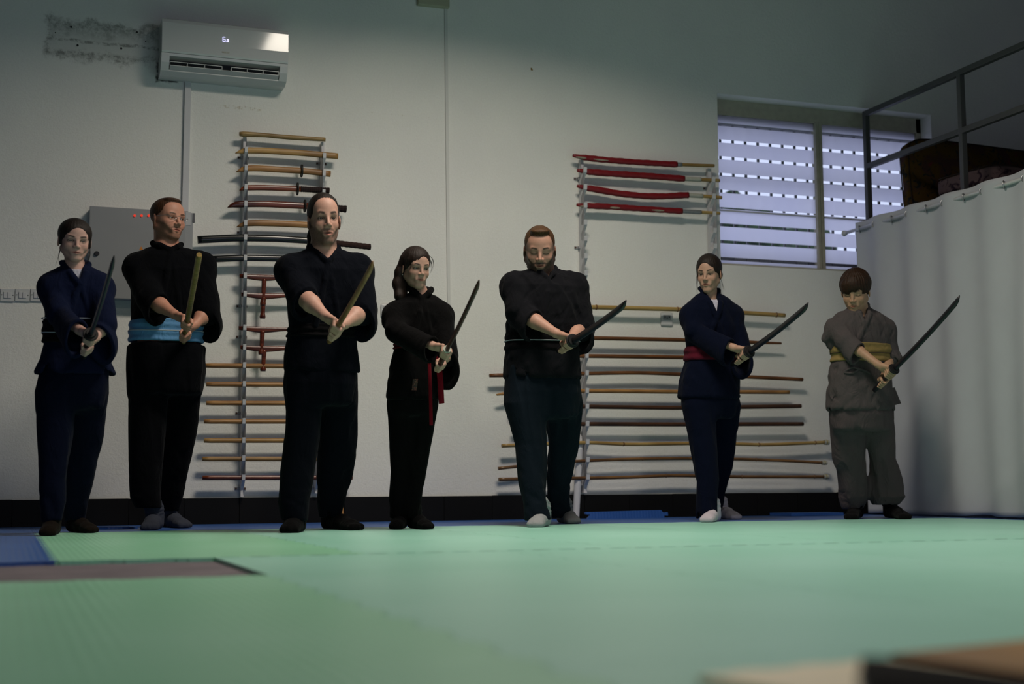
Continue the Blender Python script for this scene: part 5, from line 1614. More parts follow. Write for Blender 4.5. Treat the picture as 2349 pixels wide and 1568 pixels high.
        sw = lambda x, y, z: 0.0016*np.sin(z*260+8*vnoise(x*12, y*12, z*6))*np.clip((z-0.06)/0.03, 0, 1)+0.0008*vnoise(x*60, y*60, z*60)
        build('sock', fs, 0.0036, P['sm'] if not isinstance(P['sm'], list) else P['sm'][i], root, disp=sw)
    # ---------------------------------------------------------------- the sword in the hands
    sk = P['sword']
    st = thing('wooden_sword', sk['label'], 'wooden sword', Pm, 'swords held in two hands')
    rb = sk.get('r', 0.015)
    n = 26; bl_pts = []; br_ = []
    sag = sk.get('sag', 0.022)
    g0 = G+w*0.0
    for i in range(n):
        t = i/(n-1)
        p = g0+(T-g0)*t-U*(sag*4*t*(1-t))*0.55
        k = 1.0
        if sk.get('point', True) and t > 0.93:
            q = (t-0.93)/0.07; k = 1-0.78*q**1.5; p = p+U*(rb*1.1*(1-k))*0.9
        if not sk.get('point', True) and t > 0.985: k = 0.86
        bl_pts.append(p); br_.append((rb*0.70*k if sk.get('oval', True) else rb*k, rb*k*(1.08-0.12*t)))
    bm = B(); add_tube(bm, bl_pts, br_, 14, up=tuple(U)); o = obj('blade', bm, sk['m'], st); shade(o)
    bm = B(); hp_ = [G-w*hl*t for t in np.linspace(0, 1, 16)]
    hr = [(gr*0.86*(1+(0.03 if i % 2 else 0)*sk.get('wrap', 0)), gr*(1+(0.03 if i % 2 else 0)*sk.get('wrap', 0))) for i in range(16)]; hr[-1] = (gr*0.8, gr*0.9)
    add_tube(bm, hp_, hr, 14, up=tuple(U)); o = obj('grip', bm, sk.get('gm', sk['m']), st); shade(o)
    if sk.get('guard'):
        bm = B(); gr_ = sk['guard']
        add_tube(bm, [G-w*0.006, G-w*0.004, G+w*0.002, G+w*0.004], [gr_*0.92, gr_, gr_, gr_*0.92], 28, up=tuple(U))
        add_tube(bm, [G+w*0.004, G+w*0.014], [rb*1.7, rb*1.5], 20, up=tuple(U))
        obj('guard', bm, sk['guardm'], st, smooth=False)
    if sk.get('ring'):
        bm = B(); add_tube(bm, [G-w*0.008, G+w*0.002], [rb*1.45, rb*1.45], 20, up=tuple(U)); obj('white_ring', bm, sk['ring'], st)
    return dict(root=root, at=at, J=J, F3=F3, R3=R3, nb=nb, toW=toW, H=H, G=G, w=w, wr=wr, wl=wl, on_front=on_front, UP=UP)

def turn(px, phi): return phi-(YAW+math.atan((px-IW/2)/FPX))
def hscale(Y, x, ytop, ychin, pitch=0.1, k=1.0):
    c = onY(x, (ytop+ychin)/2, Y)
    return (ychin-ytop)/FPX*depth(c)/0.241*k
NAVY = cloth('navy_cotton', (0.0035, 0.0062, 0.0230)); NAVYD = cloth('dark_navy_cotton', (0.0018, 0.0034, 0.0120)); NAVYP = cloth('navy_trouser_cotton', (0.0018, 0.0034, 0.0130))
BLK = cloth('black_cotton', (0.0012, 0.0015, 0.0026)); BLK2 = cloth('warm_black_cotton', (0.0019, 0.0017, 0.0020)); BLK3 = cloth('blue_black_cotton', (0.0012, 0.0020, 0.0048))
CHAR = cloth('charcoal_cotton', (0.0052, 0.0054, 0.0072)); SLATE = cloth('slate_denim', (0.0042, 0.0080, 0.0130))
GREYC = cloth('grey_cotton', (0.068, 0.060, 0.060), bump=0.35); GREYC2 = cloth('grey_trouser_cotton', (0.078, 0.062, 0.064), bump=0.35)
SASHB = cloth('light_blue_silk', (0.1000, 0.2500, 0.4600), 0.6); SASHR = cloth('wine_red_cotton', (0.0750, 0.0070, 0.0160)); SASHY = cloth('straw_cotton', (0.2300, 0.1650, 0.0600)); SASHK = cloth('black_sash', (0.0025, 0.0022, 0.0030)); SASHK2 = cloth('brown_black_sash', (0.0070, 0.0050, 0.0045)); SASHD = cloth('red_cotton', (0.1000, 0.0030, 0.0080))
TEE = cloth('white_tshirt', (0.4200, 0.4200, 0.5000), 0.9)
LINE = simple('white_stripe', (0.42, 0.46, 0.50), 0.7, 0.1)
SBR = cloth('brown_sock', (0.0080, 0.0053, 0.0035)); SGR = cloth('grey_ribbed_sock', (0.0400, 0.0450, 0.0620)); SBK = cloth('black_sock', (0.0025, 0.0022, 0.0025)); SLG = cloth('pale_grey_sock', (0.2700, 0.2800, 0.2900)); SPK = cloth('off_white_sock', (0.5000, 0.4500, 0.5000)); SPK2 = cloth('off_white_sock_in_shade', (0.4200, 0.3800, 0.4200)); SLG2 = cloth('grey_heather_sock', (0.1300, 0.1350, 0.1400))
TABI = cloth('black_tabi', (0.0045, 0.0040, 0.0045))
RUB = simple('black_rubber', (0.0055, 0.005, 0.0075), 0.42, 0.4, var=0.2, vscale=40)
RUBG = simple('black_rubber_guard', (0.006, 0.005, 0.006), 0.6, 0.3)
W_OLIVE = wood('aged_oak', srgb(150, 122, 62), srgb(112, 88, 40)); W_OAK = wood('oak', srgb(164, 116, 78), srgb(128, 88, 54)); W_PLUM = wood('plum_brown_wood', srgb(76, 40, 30), srgb(48, 22, 16), 0.45, 0.35)
W_SLATE = simple('dark_stained_wood', (0.022, 0.018, 0.024), 0.35, 0.5)

# strands are given in head space (x right, y back, z up)
P1 = dict(hangR=0.14, hangL=0.17, Y=7.28, pelvis=(165, 870), label='young woman in navy blue with dark hair tied back, leftmost in the row',
  guard=(208, 766, 0.42), tip=(262, 591), blade=0.72, grip=0.24, rh=0.045, lh=0.150, hand=0.88, forearm=0.034,
  RS=(120, 656, 0.0), RE=(134, 718, 0.10), LS=(230, 657, 0.0), LE=(240, 745, 0.14), neckb=(172, 618, 0.0),
  head=dict(sx=1.12, x0=132, x1=211, eye=552, yaw=turn(170, 0.16), pitch=0.17, roll=0.03, scale=hscale(7.28, 170, 502, 599), fem=True, lid=0.0030, iris=(0.015,0.010,0.008), skin=(0.50, 0.30, 0.25), gaze=(0.1, -0.22),
    hairmat=hair_mat('dark_brown_hair', (0.010, 0.006, 0.005, 1), (0.030, 0.017, 0.013, 1)), hairline=0.088, fw=0.062, part=0.004, vol=1.05, nape=-0.06, hairdisp=0.0006,
    hairadd=[('e', (0, 0.10, 0.0), (0.045, 0.035, 0.04), 0.02), ('c', [(-0.068, -0.018, 0.03), (-0.071, -0.02, -0.02)], 0.008, 0.01), ('c', [(0.068, -0.022, 0.03), (0.070, -0.024, -0.03)], 0.008, 0.01)],
    strands=[[(-0.066, -0.03, -0.02), (-0.07, -0.03, -0.07), (-0.085, -0.02, -0.15)], [(0.070, -0.03, -0.02), (0.078, -0.03, -0.07), (0.060, -0.02, -0.15)], [(0.072, -0.03, -0.01), (0.076, -0.035, -0.07), (0.066, -0.03, -0.12)], [(-0.065, 0.0, -0.04), (-0.07, 0.01, -0.09), (-0.06, 0.02, -0.13)]]),
  torso=[(640, 130, 225), (700, 110, 245), (790, 106, 240), (900, 92, 246)],
  jacket=[(618, 138, 214), (632, 124, 226), (660, 108, 243), (700, 106, 246), (740, 105, 244), (790, 104, 240), (825, 96, 250), (862, 79, 267)],
  vpoint=(184, 650, 0.1), vhalf=0.050, belty=740, belt=(737, 787), beltlines=[(766, LINE), (733, LINE)], bm=SASHK2, jm=NAVY, pm=NAVYP, shirt=TEE, shirt_top=0.0, shirtlabel='white t-shirt collar',
  hips=[(790, 106, 240), (850, 93, 250), (900, 86, 247), (940, 86, 245)],
  legs=[[(900, 86, 172), (1000, 86, 166), (1100, 86, 152), (1150, 90, 150), (1196, 95, 143)], [(900, 160, 246), (1000, 158, 236), (1100, 150, 214), (1150, 146, 200), (1194, 150, 194)]],
  feet=[(122, 1226, 106, 1229.3), (164, 1219.3, 216, 1222.3)], footw=1.08, sm=SBR, neck=0.047, shr=0.060, elr=0.062,
  cuffR=0.97, cuffL=0.70, seed=1.3, fold=0.005,
  sword=dict(label='dark stained wooden sword with a black guard held by the woman at the far left', m=W_SLATE, r=0.0145, guard=0.036, guardm=RUBG, gm=RUB))

P2 = dict(hangR=0.12, hangL=0.165, Y=7.9, pelvis=(382, 850), label='man in black with glasses, ginger hair and a light blue sash, looking right',
  guard=(430, 734, 0.42), tip=(457, 584), blade=0.74, grip=0.28, rh=0.045, lh=0.190, hand=1.0, forearm=0.046,
  RS=(318, 612, 0.0), RE=(344, 684, 0.15), LS=(462, 608, 0.0), LE=(474, 715, 0.10), neckb=(382, 572, 0.0), hipoff=0.003,
  head=dict(sx=1.1, x0=343, x1=430, eye=504, yaw=turn(385, 0.62), pitch=0.03, roll=0.02, scale=hscale(7.9, 385, 459, 562, k=0.97), lid=0.0036, skin=(0.460, 0.222, 0.152), beard=0.75, beardc=(0.075, 0.035, 0.018), hairc=(0.06, 0.026, 0.012), gaze=(0.35, -0.05), cheek=1.08, scalp=0.35, fwd=0.02,
    hairmat=hair_mat('ginger_hair', (0.035, 0.014, 0.006, 1), (0.13, 0.050, 0.018, 1)), hairline=0.086, fw=0.060, fd=0.095, vol=1.01, nape=-0.075, hairdisp=0.0008,
    hairadd=[('e', (0, -0.03, 0.105), (0.045, 0.035, 0.014), 0.015)]),
  torso=[(590, 325, 445), (660, 305, 470), (800, 298, 466), (900, 298, 462)],
  jacket=[(574, 338, 432), (590, 322, 450), (620, 306, 468), (660, 305, 470), (700, 304, 466), (740, 303, 462), (775, 301, 461)],
  vpoint=(390, 574, 0.06), vhalf=0.044, belty=740, belt=(736, 786), beltlines=[(762, LINE)], bm=SASHB, beltlabel='light blue wrapped sash', layers=3, jm=BLK, pm=BLK,
  hips=[(787, 301, 462), (800, 297, 467), (850, 297, 468), (905, 297, 463)],
  legs=[[(885, 297, 385), (1000, 296, 378), (1080, 297, 370), (1140, 300, 368), (1164, 312, 370)], [(885, 378, 465), (1000, 374, 449), (1080, 364, 431), (1140, 358, 418), (1172, 360, 410)]],
  feet=[(357, 1212, 340, 1216.3), (380, 1208, 428, 1211)], footw=1.26, sm=SGR, neck=0.062, shr=0.074, elr=0.080, rho=0.66,
  cuffR=0.42, cuffL=0.30, seed=4.1, fold=0.005, collar=0.016,
  sword=dict(label='plain straight oak staff with a rounded end held by the man in glasses', m=W_OLIVE, r=0.0150, point=False, oval=False, sag=0.0))

P3 = dict(hangR=0.115, hangL=0.15, Y=7.08, pelvis=(738, 850), label='bearded man in black with long dark hair tied back, mouth open',
  guard=(778, 742, 0.42), tip=(856, 604), blade=0.74, grip=0.25, rh=0.050, lh=0.135, hand=1.02, forearm=0.050,
  RS=(668, 618, 0.0), RE=(690, 674, 0.10), LS=(820, 616, 0.0), LE=(832, 712, 0.10), neckb=(742, 580, 0.0),
  head=dict(x0=704, x1=783, eye=505, yaw=turn(745, 0.20), pitch=0.04, roll=-0.05, scale=hscale(7.08, 745, 450, 566), skin=(0.460, 0.258, 0.197), sx=0.96, sz=1.07, jaw=0.045, cheek=0.96, beard=0.85, beardc=(0.045, 0.028, 0.02), hairc=(0.015, 0.009, 0.007), brow=0.0070, gaze=(0.1, 0.05), mouth=0.0055,
    hairmat=hair_mat('black_brown_hair', (0.006, 0.004, 0.003, 1), (0.028, 0.015, 0.011, 1)), hairline=0.092, fw=0.062, fd=0.098, vol=1.02, nape=-0.06, hairdisp=0.0007,
    hairadd=[('c', [(-0.030, 0.105, 0.02), (-0.045, 0.11, -0.06), (-0.062, 0.075, -0.115), (-0.070, 0.06, -0.15)], [0.018, 0.018, 0.014, 0.008], 0.015)],
    strands=[[(0.075, 0.02, 0.03), (0.083, 0.02, -0.01), (0.085, 0.03, -0.04)], [(0.06, 0.0, 0.10), (0.078, 0.01, 0.07), (0.086, 0.02, 0.03)]]),
  torso=[(600, 690, 800), (660, 660, 832), (800, 657, 820), (900, 652, 822)],
  jacket=[(578, 700, 785), (595, 680, 808), (622, 664, 826), (660, 660, 830), (700, 661, 826), (745, 664, 815), (765, 663, 816), (800, 656, 819), (858, 649, 827)],
  vpoint=(750, 600, 0.08), vhalf=0.068, belty=752, belt=(748, 776), bm=SASHK, jm=BLK3, pm=BLK3, beltoff=-0.003,
  hips=[(770, 663, 816), (820, 655, 821), (880, 652, 822), (930, 653, 821)],
  legs=[[(900, 652, 740), (1000, 653, 733), (1050, 648, 725), (1100, 641, 718), (1150, 637, 708), (1194, 645, 705)], [(900, 732, 820), (1000, 733, 819), (1050, 729, 815), (1100, 727, 806), (1150, 729, 790), (1186, 733, 780)]],
  feet=[(682, 1218.5, 661, 1222.3), (752, 1212, 823, 1216)], footw=1.32, sm=SBK, neck=0.058, shr=0.074, elr=0.080, rho=0.62,
  cuffR=0.26, cuffL=0.24, seed=2.2, fold=0.005,
  sword=dict(label='light brown wooden sword without a guard held by the long-haired man', m=W_OAK, r=0.0160, sag=0.012))

P4 = dict(hangR=0.09, hangL=0.17, Y=7.15, pelvis=(952, 870), label='girl in black with long dark hair over one shoulder and a red belt',
  guard=(1026, 800, 0.40), tip=(1100, 645), blade=0.72, grip=0.25, rh=0.045, lh=0.195, hand=0.86, forearm=0.032,
  RS=(909, 722, 0.0), RE=(908, 758, 0.08), LS=(1010, 722, 0.0), LE=(1026, 815, 0.10), neckb=(962, 676, 0.0),
  head=dict(x0=916, x1=992, eye=615, yaw=turn(955, 0.42), pitch=0.16, roll=0.02, scale=hscale(7.15, 955, 566, 661), fem=True, skin=(0.424, 0.249, 0.188), hairc=(0.012, 0.008, 0.006), brow=0.005, lid=0.0048, gaze=(0.25, 0.1),
    hairmat=hair_mat('dark_auburn_hair', (0.007, 0.004, 0.003, 1), (0.040, 0.017, 0.009, 1)), hairline=0.082, fw=0.058, part=0.012, vol=1.05, nape=-0.07, hairdisp=0.0008,
    hairadd=[('c', [(-0.070, 0.03, 0.05), (-0.083, 0.04, -0.03), (-0.090, 0.035, -0.10), (-0.088, 0.0, -0.17), (-0.080, -0.01, -0.20)], [0.020, 0.026, 0.030, 0.026, 0.014], 0.02), ('c', [(-0.060, 0.06, 0.0), (-0.060, 0.05, -0.10), (-0.058, 0.01, -0.17)], [0.03, 0.034, 0.024], 0.02), ('c', [(-0.064, -0.035, 0.045), (-0.072, -0.020, 0.0)], 0.009, 0.01)],
    strands=[[(0.060, -0.03, 0.07), (0.080, -0.03, 0.05), (0.094, -0.02, 0.02), (0.086, -0.02, -0.02)], [(0.060, -0.03, 0.08), (0.088, -0.03, 0.07), (0.104, -0.02, 0.03), (0.095, -0.02, 0.0)], [(0.060, -0.03, 0.07), (0.085, -0.02, 0.04), (0.088, -0.02, 0.015), (0.079, -0.01, 0.01)], [(0.064, -0.01, -0.06), (0.062, -0.02, -0.11), (0.050, -0.02, -0.14)], [(-0.085, 0.03, 0.0), (-0.115, 0.03, -0.08), (-0.122, 0.01, -0.13), (-0.10, 0.0, -0.165)], [(-0.085, 0.03, 0.03), (-0.100, 0.03, -0.05), (-0.112, 0.01, -0.13)], [(-0.052, -0.06, 0.04), (-0.058, -0.055, 0.0), (-0.062, -0.045, -0.02)]]),
  torso=[(700, 910, 1008), (750, 900, 1018), (850, 895, 1012), (920, 890, 1004)],
  jacket=[(684, 924, 1000), (698, 908, 1012), (725, 900, 1018), (760, 902, 1016), (795, 907, 1012), (830, 897, 1014), (870, 889, 1014), (920, 887, 1006)],
  vpoint=(967, 684, 0.06), vhalf=0.040, belty=795, belt=(786, 802), bm=SASHD, beltlabel='red cloth belt', jm=BLK2, pm=BLK2, beltoff=-0.002,
  hips=[(800, 906, 1011), (860, 891, 1010), (920, 889, 1005), (955, 891, 1000)],
  legs=[[(930, 890, 955), (1000, 893, 947), (1080, 897, 941), (1150, 893, 938), (1189, 893, 933)], [(930, 942, 1003), (1000, 938, 992), (1080, 933, 978), (1150, 926, 965), (1191, 925, 957)]],
  feet=[(921, 1211.5, 906, 1214.3), (944, 1211, 987, 1214)], footw=1.03, sm=SBK, neck=0.045, shr=0.062, elr=0.060, rho=0.64,
  cuffR=1.0, cuffL=0.75, seed=5.7, fold=0.006, bumps=[((902, 725, 0.0), (889, 742, -0.02), 0.045, 0.020)],
  sword=dict(label='dark brown wooden sword with a white ring held by the girl in black', m=W_PLUM, r=0.0145, ring=TAPE, sag=0.016))

P5 = dict(hangR=0.12, hangL=0.14, Y=7.42, pelvis=(1245, 860), label='bearded man in charcoal jacket and slate trousers looking down at his hands',
  guard=(1314, 781, 0.42), tip=(1437, 695), blade=0.72, grip=0.22, rh=0.045, lh=0.130, hand=1.0, forearm=0.046,
  RS=(1182, 655, 0.0), RE=(1192, 716, 0.08), LS=(1316, 655, 0.0), LE=(1334, 752, 0.06), neckb=(1242, 625, 0.0),
  head=dict(x0=1199, x1=1277, eye=574, yaw=turn(1240, 0.02), pitch=0.33, roll=0.0, scale=hscale(7.42, 1240, 512, 620), skin=(0.405, 0.222, 0.161), eyes='closed', beard=0.95, beardc=(0.020, 0.012, 0.009), hairc=(0.022, 0.012, 0.008), cheek=1.08, scalp=0.6, fwd=0.05, brow=0.005,
    hairmat=hair_mat('brown_hair', (0.030, 0.014, 0.006, 1), (0.22, 0.10, 0.034, 1)), hairline=0.076, fw=0.061, vol=0.995, nape=-0.05, hairdisp=0.0014,
    hairadd=[('e', (0.0, -0.040, 0.105), (0.046, 0.040, 0.018), 0.02)]),
  torso=[(635, 1195, 1290), (700, 1166, 1334), (830, 1160, 1328), (900, 1160, 1330)],
  jacket=[(622, 1202, 1284), (636, 1186, 1302), (660, 1168, 1325), (700, 1165, 1334), (745, 1163, 1334), (790, 1162, 1325), (830, 1159, 1328), (871, 1157, 1332)],
  vpoint=(1256, 638, 0.10), vhalf=0.046, belty=762, belt=(762, 806), beltlines=[(785, LINE)], bm=SASHK, beltoff=-0.004, jm=CHAR, pm=SLATE,
  hips=[(800, 1163, 1325), (850, 1158, 1329), (900, 1157, 1334), (960, 1164, 1336)],
  legs=[[(925, 1158, 1252), (1020, 1183, 1253), (1100, 1190, 1253), (1150, 1199, 1256), (1192, 1203, 1265)], [(925, 1245, 1336), (1020, 1257, 1327), (1100, 1256, 1311), (1150, 1257, 1305), (1186, 1258, 1310)]],
  feet=[(1247, 1205.7, 1225, 1209.3), (1292, 1198.2, 1319, 1201.3)], footw=1.26, sm=[SLG, SLG2], neck=0.062, shr=0.076, elr=0.080, rho=0.72,
  cuffR=0.42, cuffL=0.22, seed=8.4, fold=0.011, pfold=0.011,
  sword=dict(label='black curved practice sword held low by the bearded man in charcoal', m=RUB, r=0.019, guard=0.039, guardm=RUBG, sag=0.014))

P6 = dict(hangR=0.125, hangL=0.16, Y=7.76, pelvis=(1630, 870), label='woman in dark navy with a wine red sash and off-white socks',
  guard=(1718, 806, 0.42), tip=(1855, 699), blade=0.72, grip=0.22, rh=0.045, lh=0.125, hand=0.88, forearm=0.032,
  RS=(1586, 722, 0.0), RE=(1592, 758, 0.06), LS=(1679, 722, 0.0), LE=(1702, 805, 0.08), neckb=(1626, 676, 0.0),
  head=dict(x0=1592, x1=1660, eye=628, yaw=turn(1625, -0.28), pitch=0.16, roll=0.0, scale=hscale(7.76, 1625, 582, 669), fem=True, skin=(0.405, 0.241, 0.170), hairc=(0.012, 0.008, 0.006), gaze=(0.1, -0.1), sx=0.95,
    hairmat=hair_mat('soft_brown_hair', (0.010, 0.006, 0.004, 1), (0.032, 0.018, 0.012, 1)), hairline=0.086, fw=0.061, part=-0.004, vol=1.05, nape=-0.055, hairdisp=0.0006,
    hairadd=[('e', (0.02, 0.10, -0.01), (0.045, 0.035, 0.04), 0.02), ('c', [(-0.066, -0.020, 0.04), (-0.070, -0.022, -0.01)], 0.008, 0.01)],
    strands=[[(-0.062, -0.045, 0.03), (-0.075, -0.04, -0.04), (-0.076, -0.03, -0.13)], [(-0.06, -0.04, 0.0), (-0.072, -0.04, -0.06), (-0.070, -0.03, -0.11)], [(0.076, 0.02, -0.04), (0.084, 0.02, -0.08), (0.092, 0.02, -0.11)], [(0.07, 0.01, -0.05), (0.07, 0.0, -0.11), (0.09, 0.0, -0.16)]]),
  torso=[(695, 1590, 1675), (750, 1570, 1697), (870, 1565, 1695), (930, 1567, 1696)],
  jacket=[(680, 1597, 1662), (692, 1585, 1676), (715, 1575, 1690), (750, 1572, 1696), (795, 1576, 1694), (830, 1573, 1693), (870, 1561, 1696), (917, 1556, 1698)],
  vpoint=(1644, 728, 0.12), vhalf=0.050, belty=796, belt=(795, 829), bm=SASHR, beltlabel='wine red wrapped sash', jm=NAVYD, pm=NAVYD, shirt=TEE, shirt_top=-0.028, shirtlabel='white t-shirt collar',
  hips=[(825, 1574, 1692), (870, 1563, 1694), (920, 1565, 1697), (960, 1572, 1695)],
  legs=[[(930, 1566, 1640), (1000, 1580, 1642), (1100, 1596, 1648), (1150, 1597, 1644), (1189, 1598, 1645)], [(930, 1630, 1698), (1000, 1632, 1690), (1080, 1632, 1678), (1130, 1628, 1662), (1181, 1625, 1655)]],
  feet=[(1640, 1194.7, 1619, 1197.8), (1650, 1188.3, 1692, 1191.2)], footw=1.14, sm=[SPK, SPK2], neck=0.045, shr=0.062, elr=0.062, rho=0.66,
  cuffR=0.93, cuffL=0.60, seed=3.9, fold=0.005,
  sword=dict(label='black curved practice sword held by the woman with the wine red sash', m=RUB, r=0.0185, guard=0.039, guardm=RUBG, sag=0.016))

P7 = dict(hangR=0.1, hangL=0.07, Y=7.55, pelvis=(1975, 890), label='boy in grey with a straw coloured sash looking down, rightmost in the row',
  guard=(2051, 846, 0.40), tip=(2203, 682), blade=0.76, grip=0.25, rh=0.050, lh=0.150, hand=0.90, forearm=0.034,
  RS=(1920, 752, 0.0), RE=(1940, 782, 0.10), LS=(2028, 754, 0.0), LE=(2042, 822, 0.04), neckb=(1970, 708, 0.0), hipoff=-0.015,
  head=dict(x0=1926, x1=1998, eye=668, yaw=turn(1962, -0.22), pitch=0.40, roll=0.04, scale=hscale(7.55, 1963, 608, 706, k=0.96), fem=True, skin=(0.387, 0.231, 0.143), eyes='closed', hairc=(0.02, 0.011, 0.007), cheek=1.06, fwd=0.04,
    hairmat=hair_mat('chestnut_hair', (0.012, 0.006, 0.003, 1), (0.075, 0.030, 0.010, 1)), hairline=0.040, fw=0.062, fd=0.072, vol=1.12, nape=-0.045, hairdisp=0.0025,
    hairadd=[('e', (-0.012, -0.062, 0.052), (0.055, 0.030, 0.040), 0.02), ('e', (-0.030, -0.075, 0.030), (0.030, 0.015, 0.024), 0.01), ('s', (0.045, -0.11, 0.0), (0.030, 0.04, 0.045), 0.01)]),
  torso=[(720, 1925, 2015), (775, 1906, 2044), (900, 1903, 2046), (960, 1905, 2048)],
  jacket=[(711, 1935, 2004), (722, 1922, 2020), (745, 1910, 2036), (780, 1908, 2040), (820, 1914, 2038), (850, 1906, 2040), (900, 1901, 2046), (944, 1900, 2049)],
  vpoint=(1978, 745, 0.10), vhalf=0.040, belty=795, belt=(790, 830), beltlines=[(812, simple('brown_stripe', (0.04, 0.03, 0.02), 0.8))], bm=SASHY, beltlabel='straw coloured sash', jm=GREYC, pm=GREYC2,
  hips=[(845, 1908, 2038), (900, 1903, 2046), (950, 1905, 2048), (990, 1906, 2050)],
  legs=[[(965, 1905, 1985), (1050, 1911, 1982), (1100, 1920, 1987), (1140, 1926, 1990), (1166, 1933, 1978)], [(965, 1975, 2049), (1050, 1996, 2053), (1100, 1997, 2068), (1138, 1997, 2074), (1156, 2003, 2060)]],
  feet=[(1966, 1187.3, 1951, 1191), (2040, 1186.5, 2079, 1190.8)], footw=1.18, sm=TABI, neck=0.044, shr=0.062, elr=0.066, rho=0.64,
  cuffR=0.42, cuffL=0.22, seed=6.6, fold=0.009, pfold=0.012, bumps=[((1912, 752, 0.0), (1893, 776, -0.02), 0.05, 0.030), ((1930, 780, 0.0), (1905, 790, -0.03), 0.05, 0.030)],
  sword=dict(label='black curved practice sword held by the boy in grey', m=RUB, r=0.0175, guard=0.036, guardm=RUBG, sag=0.018))

res = {}
for nm, P in (('1', P1), ('2', P2), ('3', P3), ('4', P4), ('5', P5), ('6', P6), ('7', P7)):
    res[nm] = person(P)

# ================================================================ small parts
if '2' in res:      # rimless glasses
    r_ = res['2']; toW = r_['toW']
    SIL = simple('silver_wire', (0.55, 0.55, 0.57), 0.25, 0.6, metal=0.9)
    bm = B()
    for sg in (-1, 1):
        pts = []
        for k in range(21):
            a = -0.15*PI+1.3*PI*k/20*-1
            a = PI+PI*k/20
            pts.append(toW((sg*0.032+0.021*math.cos(a), -0.094-0.004*math.cos(a)*0, 0.004+0.015*math.sin(a))))
        add_tube(bm, pts, 0.0007, 6)
        add_tube(bm, [toW((sg*0.053, -0.094, 0.006)), toW((sg*0.066, -0.080, 0.008)), toW((sg*0.075, -0.03, 0.009)), toW((sg*0.080, 0.012, 0.006))], 0.0011, 6)
    add_tube(bm, [toW((-0.011, -0.096, 0.004)), toW((-0.005, -0.104, 0.007)), toW((0.005, -0.104, 0.007)), toW((0.011, -0.096, 0.004))], 0.0010, 6)
    g = obj('glasses', bm, SIL, r_['root'], label='thin silver wire glasses')
    LENS = NT('lens_glass')
    tr = LENS.n('ShaderNodeBsdfTransparent'); gl = LENS.n('ShaderNodeBsdfGlossy'); mx = LENS.n('ShaderNodeMixShader'); gl.inputs['Roughness'].default_value = 0.03
    mx.inputs[0].default_value = 0.07; LENS.put(mx.inputs[1], tr.outputs[0]); LENS.put(mx.inputs[2], gl.outputs[0]); LENS.put(LENS.t.nodes['Material Output'].inputs[0], mx.outputs[0])
    for sg in (-1, 1):
        bm = B(); vs = []
        for k in range(20):
            a = 2*PI*k/20
            vs.append((0.021*math.cos(a), 0.004+(0.015 if math.sin(a) < 0 else 0.009)*math.sin(a)))
        add_prism(bm, vs, lambda u, v, w: tuple(toW((sg*0.032+u, -0.094-w, v))), 0.001)
        obj('lens', bm, LENS.m, g)
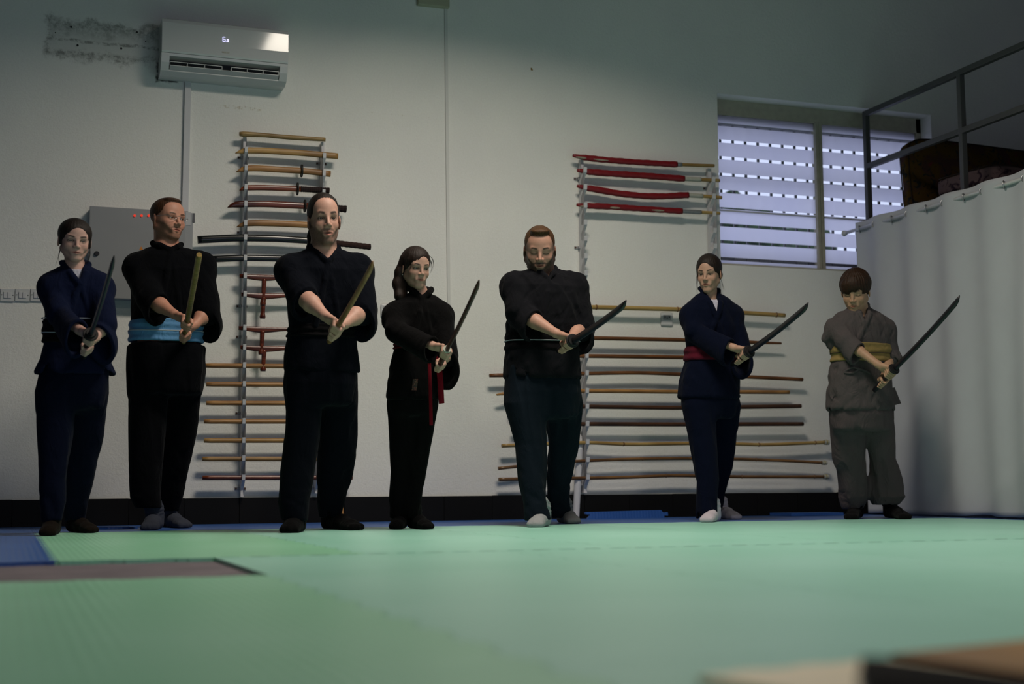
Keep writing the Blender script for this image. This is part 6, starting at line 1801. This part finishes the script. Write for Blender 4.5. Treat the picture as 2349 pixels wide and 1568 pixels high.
if '4' in res:      # belt ends, patch, earring
    r_ = res['4']; at = r_['at']; of = r_['on_front']; R3, F3, UPv = r_['R3'], r_['F3'], r_['UP']
    def tail(name, pts, w, m, th=0.0035):
        bm = B(); add_tube(bm, pts, [(w, th)]*len(pts), 8, up=tuple(F3)); return obj(name, bm, m, r_['root'])
    a, b, c = at(984, 812, 0.16), at(987, 880, 0.17), at(989, 975, 0.15)
    tail('belt_end', resample([a, b, c], 10), 0.0095, SASHD)
    a, b, c = at(1004, 812, 0.12), at(1010, 870, 0.13), at(1013, 925, 0.10)
    tail('belt_end', resample([a, b, c], 10), 0.016, SASHD)
    # embroidered patch on the skirt of the jacket
    PT = NT('embroidery'); n1 = PT.noise(130, 2, dist=2.0)
    PT.base(PT.mix(PT.ramp(n1, 0.52, 0.58), (0.008, 0.007, 0.006, 1), PT.mix(PT.ramp(PT.noise(60, 1), 0.45, 0.55), (0.16, 0.13, 0.06, 1), (0.14, 0.03, 0.02, 1)))); PT.rough(0.9)
    c = at(939, 885)
    uu = (c-r_['nb'])@R3
    zc = at(939, 885)[2]
    def pf(u, v, w):
        q = of(uu+u, zc+v, 0.012+w*0.3); return tuple(q)
    bm = B()
    nU, nV = 4, 6
    sx_, sz_ = 0.013, 0.030
    grid_ = [[bm.verts.new(pf(-sx_+2*sx_*i/nU+0.1*(-sz_+2*sz_*j/nV), -sz_+2*sz_*j/nV, 0)) for i in range(nU+1)] for j in range(nV+1)]
    for j in range(nV):
        for i in range(nU): bm.faces.new((grid_[j][i], grid_[j][i+1], grid_[j+1][i+1], grid_[j+1][i]))
    o = obj('embroidered_patch', bm, PT.m, r_['root'], label='small gold embroidered patch'); so = o.modifiers.new('s', 'SOLIDIFY'); so.thickness = 0.003
    bm = B(); bmesh.ops.create_icosphere(bm, subdivisions=2, radius=0.0032)
    q = r_['toW']((-0.079, 0.004, -0.044))
    for v in bm.verts: v.co = v.co+Vector(q)
    obj('earring', bm, STEEL, r_['root'], smooth=True)
if '7' in res:      # tied cord and side flap of the boy's jacket, laces of his shoes
    r_ = res['7']; at = r_['at']; of = r_['on_front']; R3, F3 = r_['R3'], r_['F3']
    def P7p(px, py, ex=0.012):
        q = at(px, py); u = (q-r_['nb'])@R3
        return of(u, q[2], ex)
    bm = B()
    add_tube(bm, smooth_path([P7p(1917, 856), P7p(1932, 843), P7p(1945, 851), P7p(1930, 860), P7p(1917, 856)], 20), [(0.007, 0.004)]*20, 8, up=tuple(F3))
    add_tube(bm, smooth_path([P7p(1938, 848), P7p(1952, 852), P7p(1966, 860)], 10), [(0.008, 0.004)]*10, 8, up=tuple(F3))
    obj('jacket_tie', bm, GREYC, r_['root'])
    a, b, c, d_ = at(2042, 890, -0.02), at(2051, 888, -0.06), at(2066, 925, -0.06), at(2048, 930, 0.0)
    bm = B()
    vs = [bm.verts.new(p) for p in (a, b, c, d_)]+[bm.verts.new(p+F3*0.006) for p in (a, b, c, d_)]
    for q in ((0, 1, 2, 3), (7, 6, 5, 4), (0, 4, 5, 1), (1, 5, 6, 2), (2, 6, 7, 3), (3, 7, 4, 0)): bm.faces.new([vs[i] for i in q])
    obj('side_flap', bm, GREYC, r_['root'])
    for (pa, pb, pc) in (((2052, 1159), (2068, 1165), (2072, 1180)), ((1946, 1166), (1942, 1178), (1939, 1188))):
        f_ = 0.0
        bm = B(); add_tube(bm, smooth_path([at(*pa, 0.04), at(*pb, 0.05), at(*pc, 0.05)], 10), 0.0022, 6); obj('lace', bm, TABI, r_['root'])
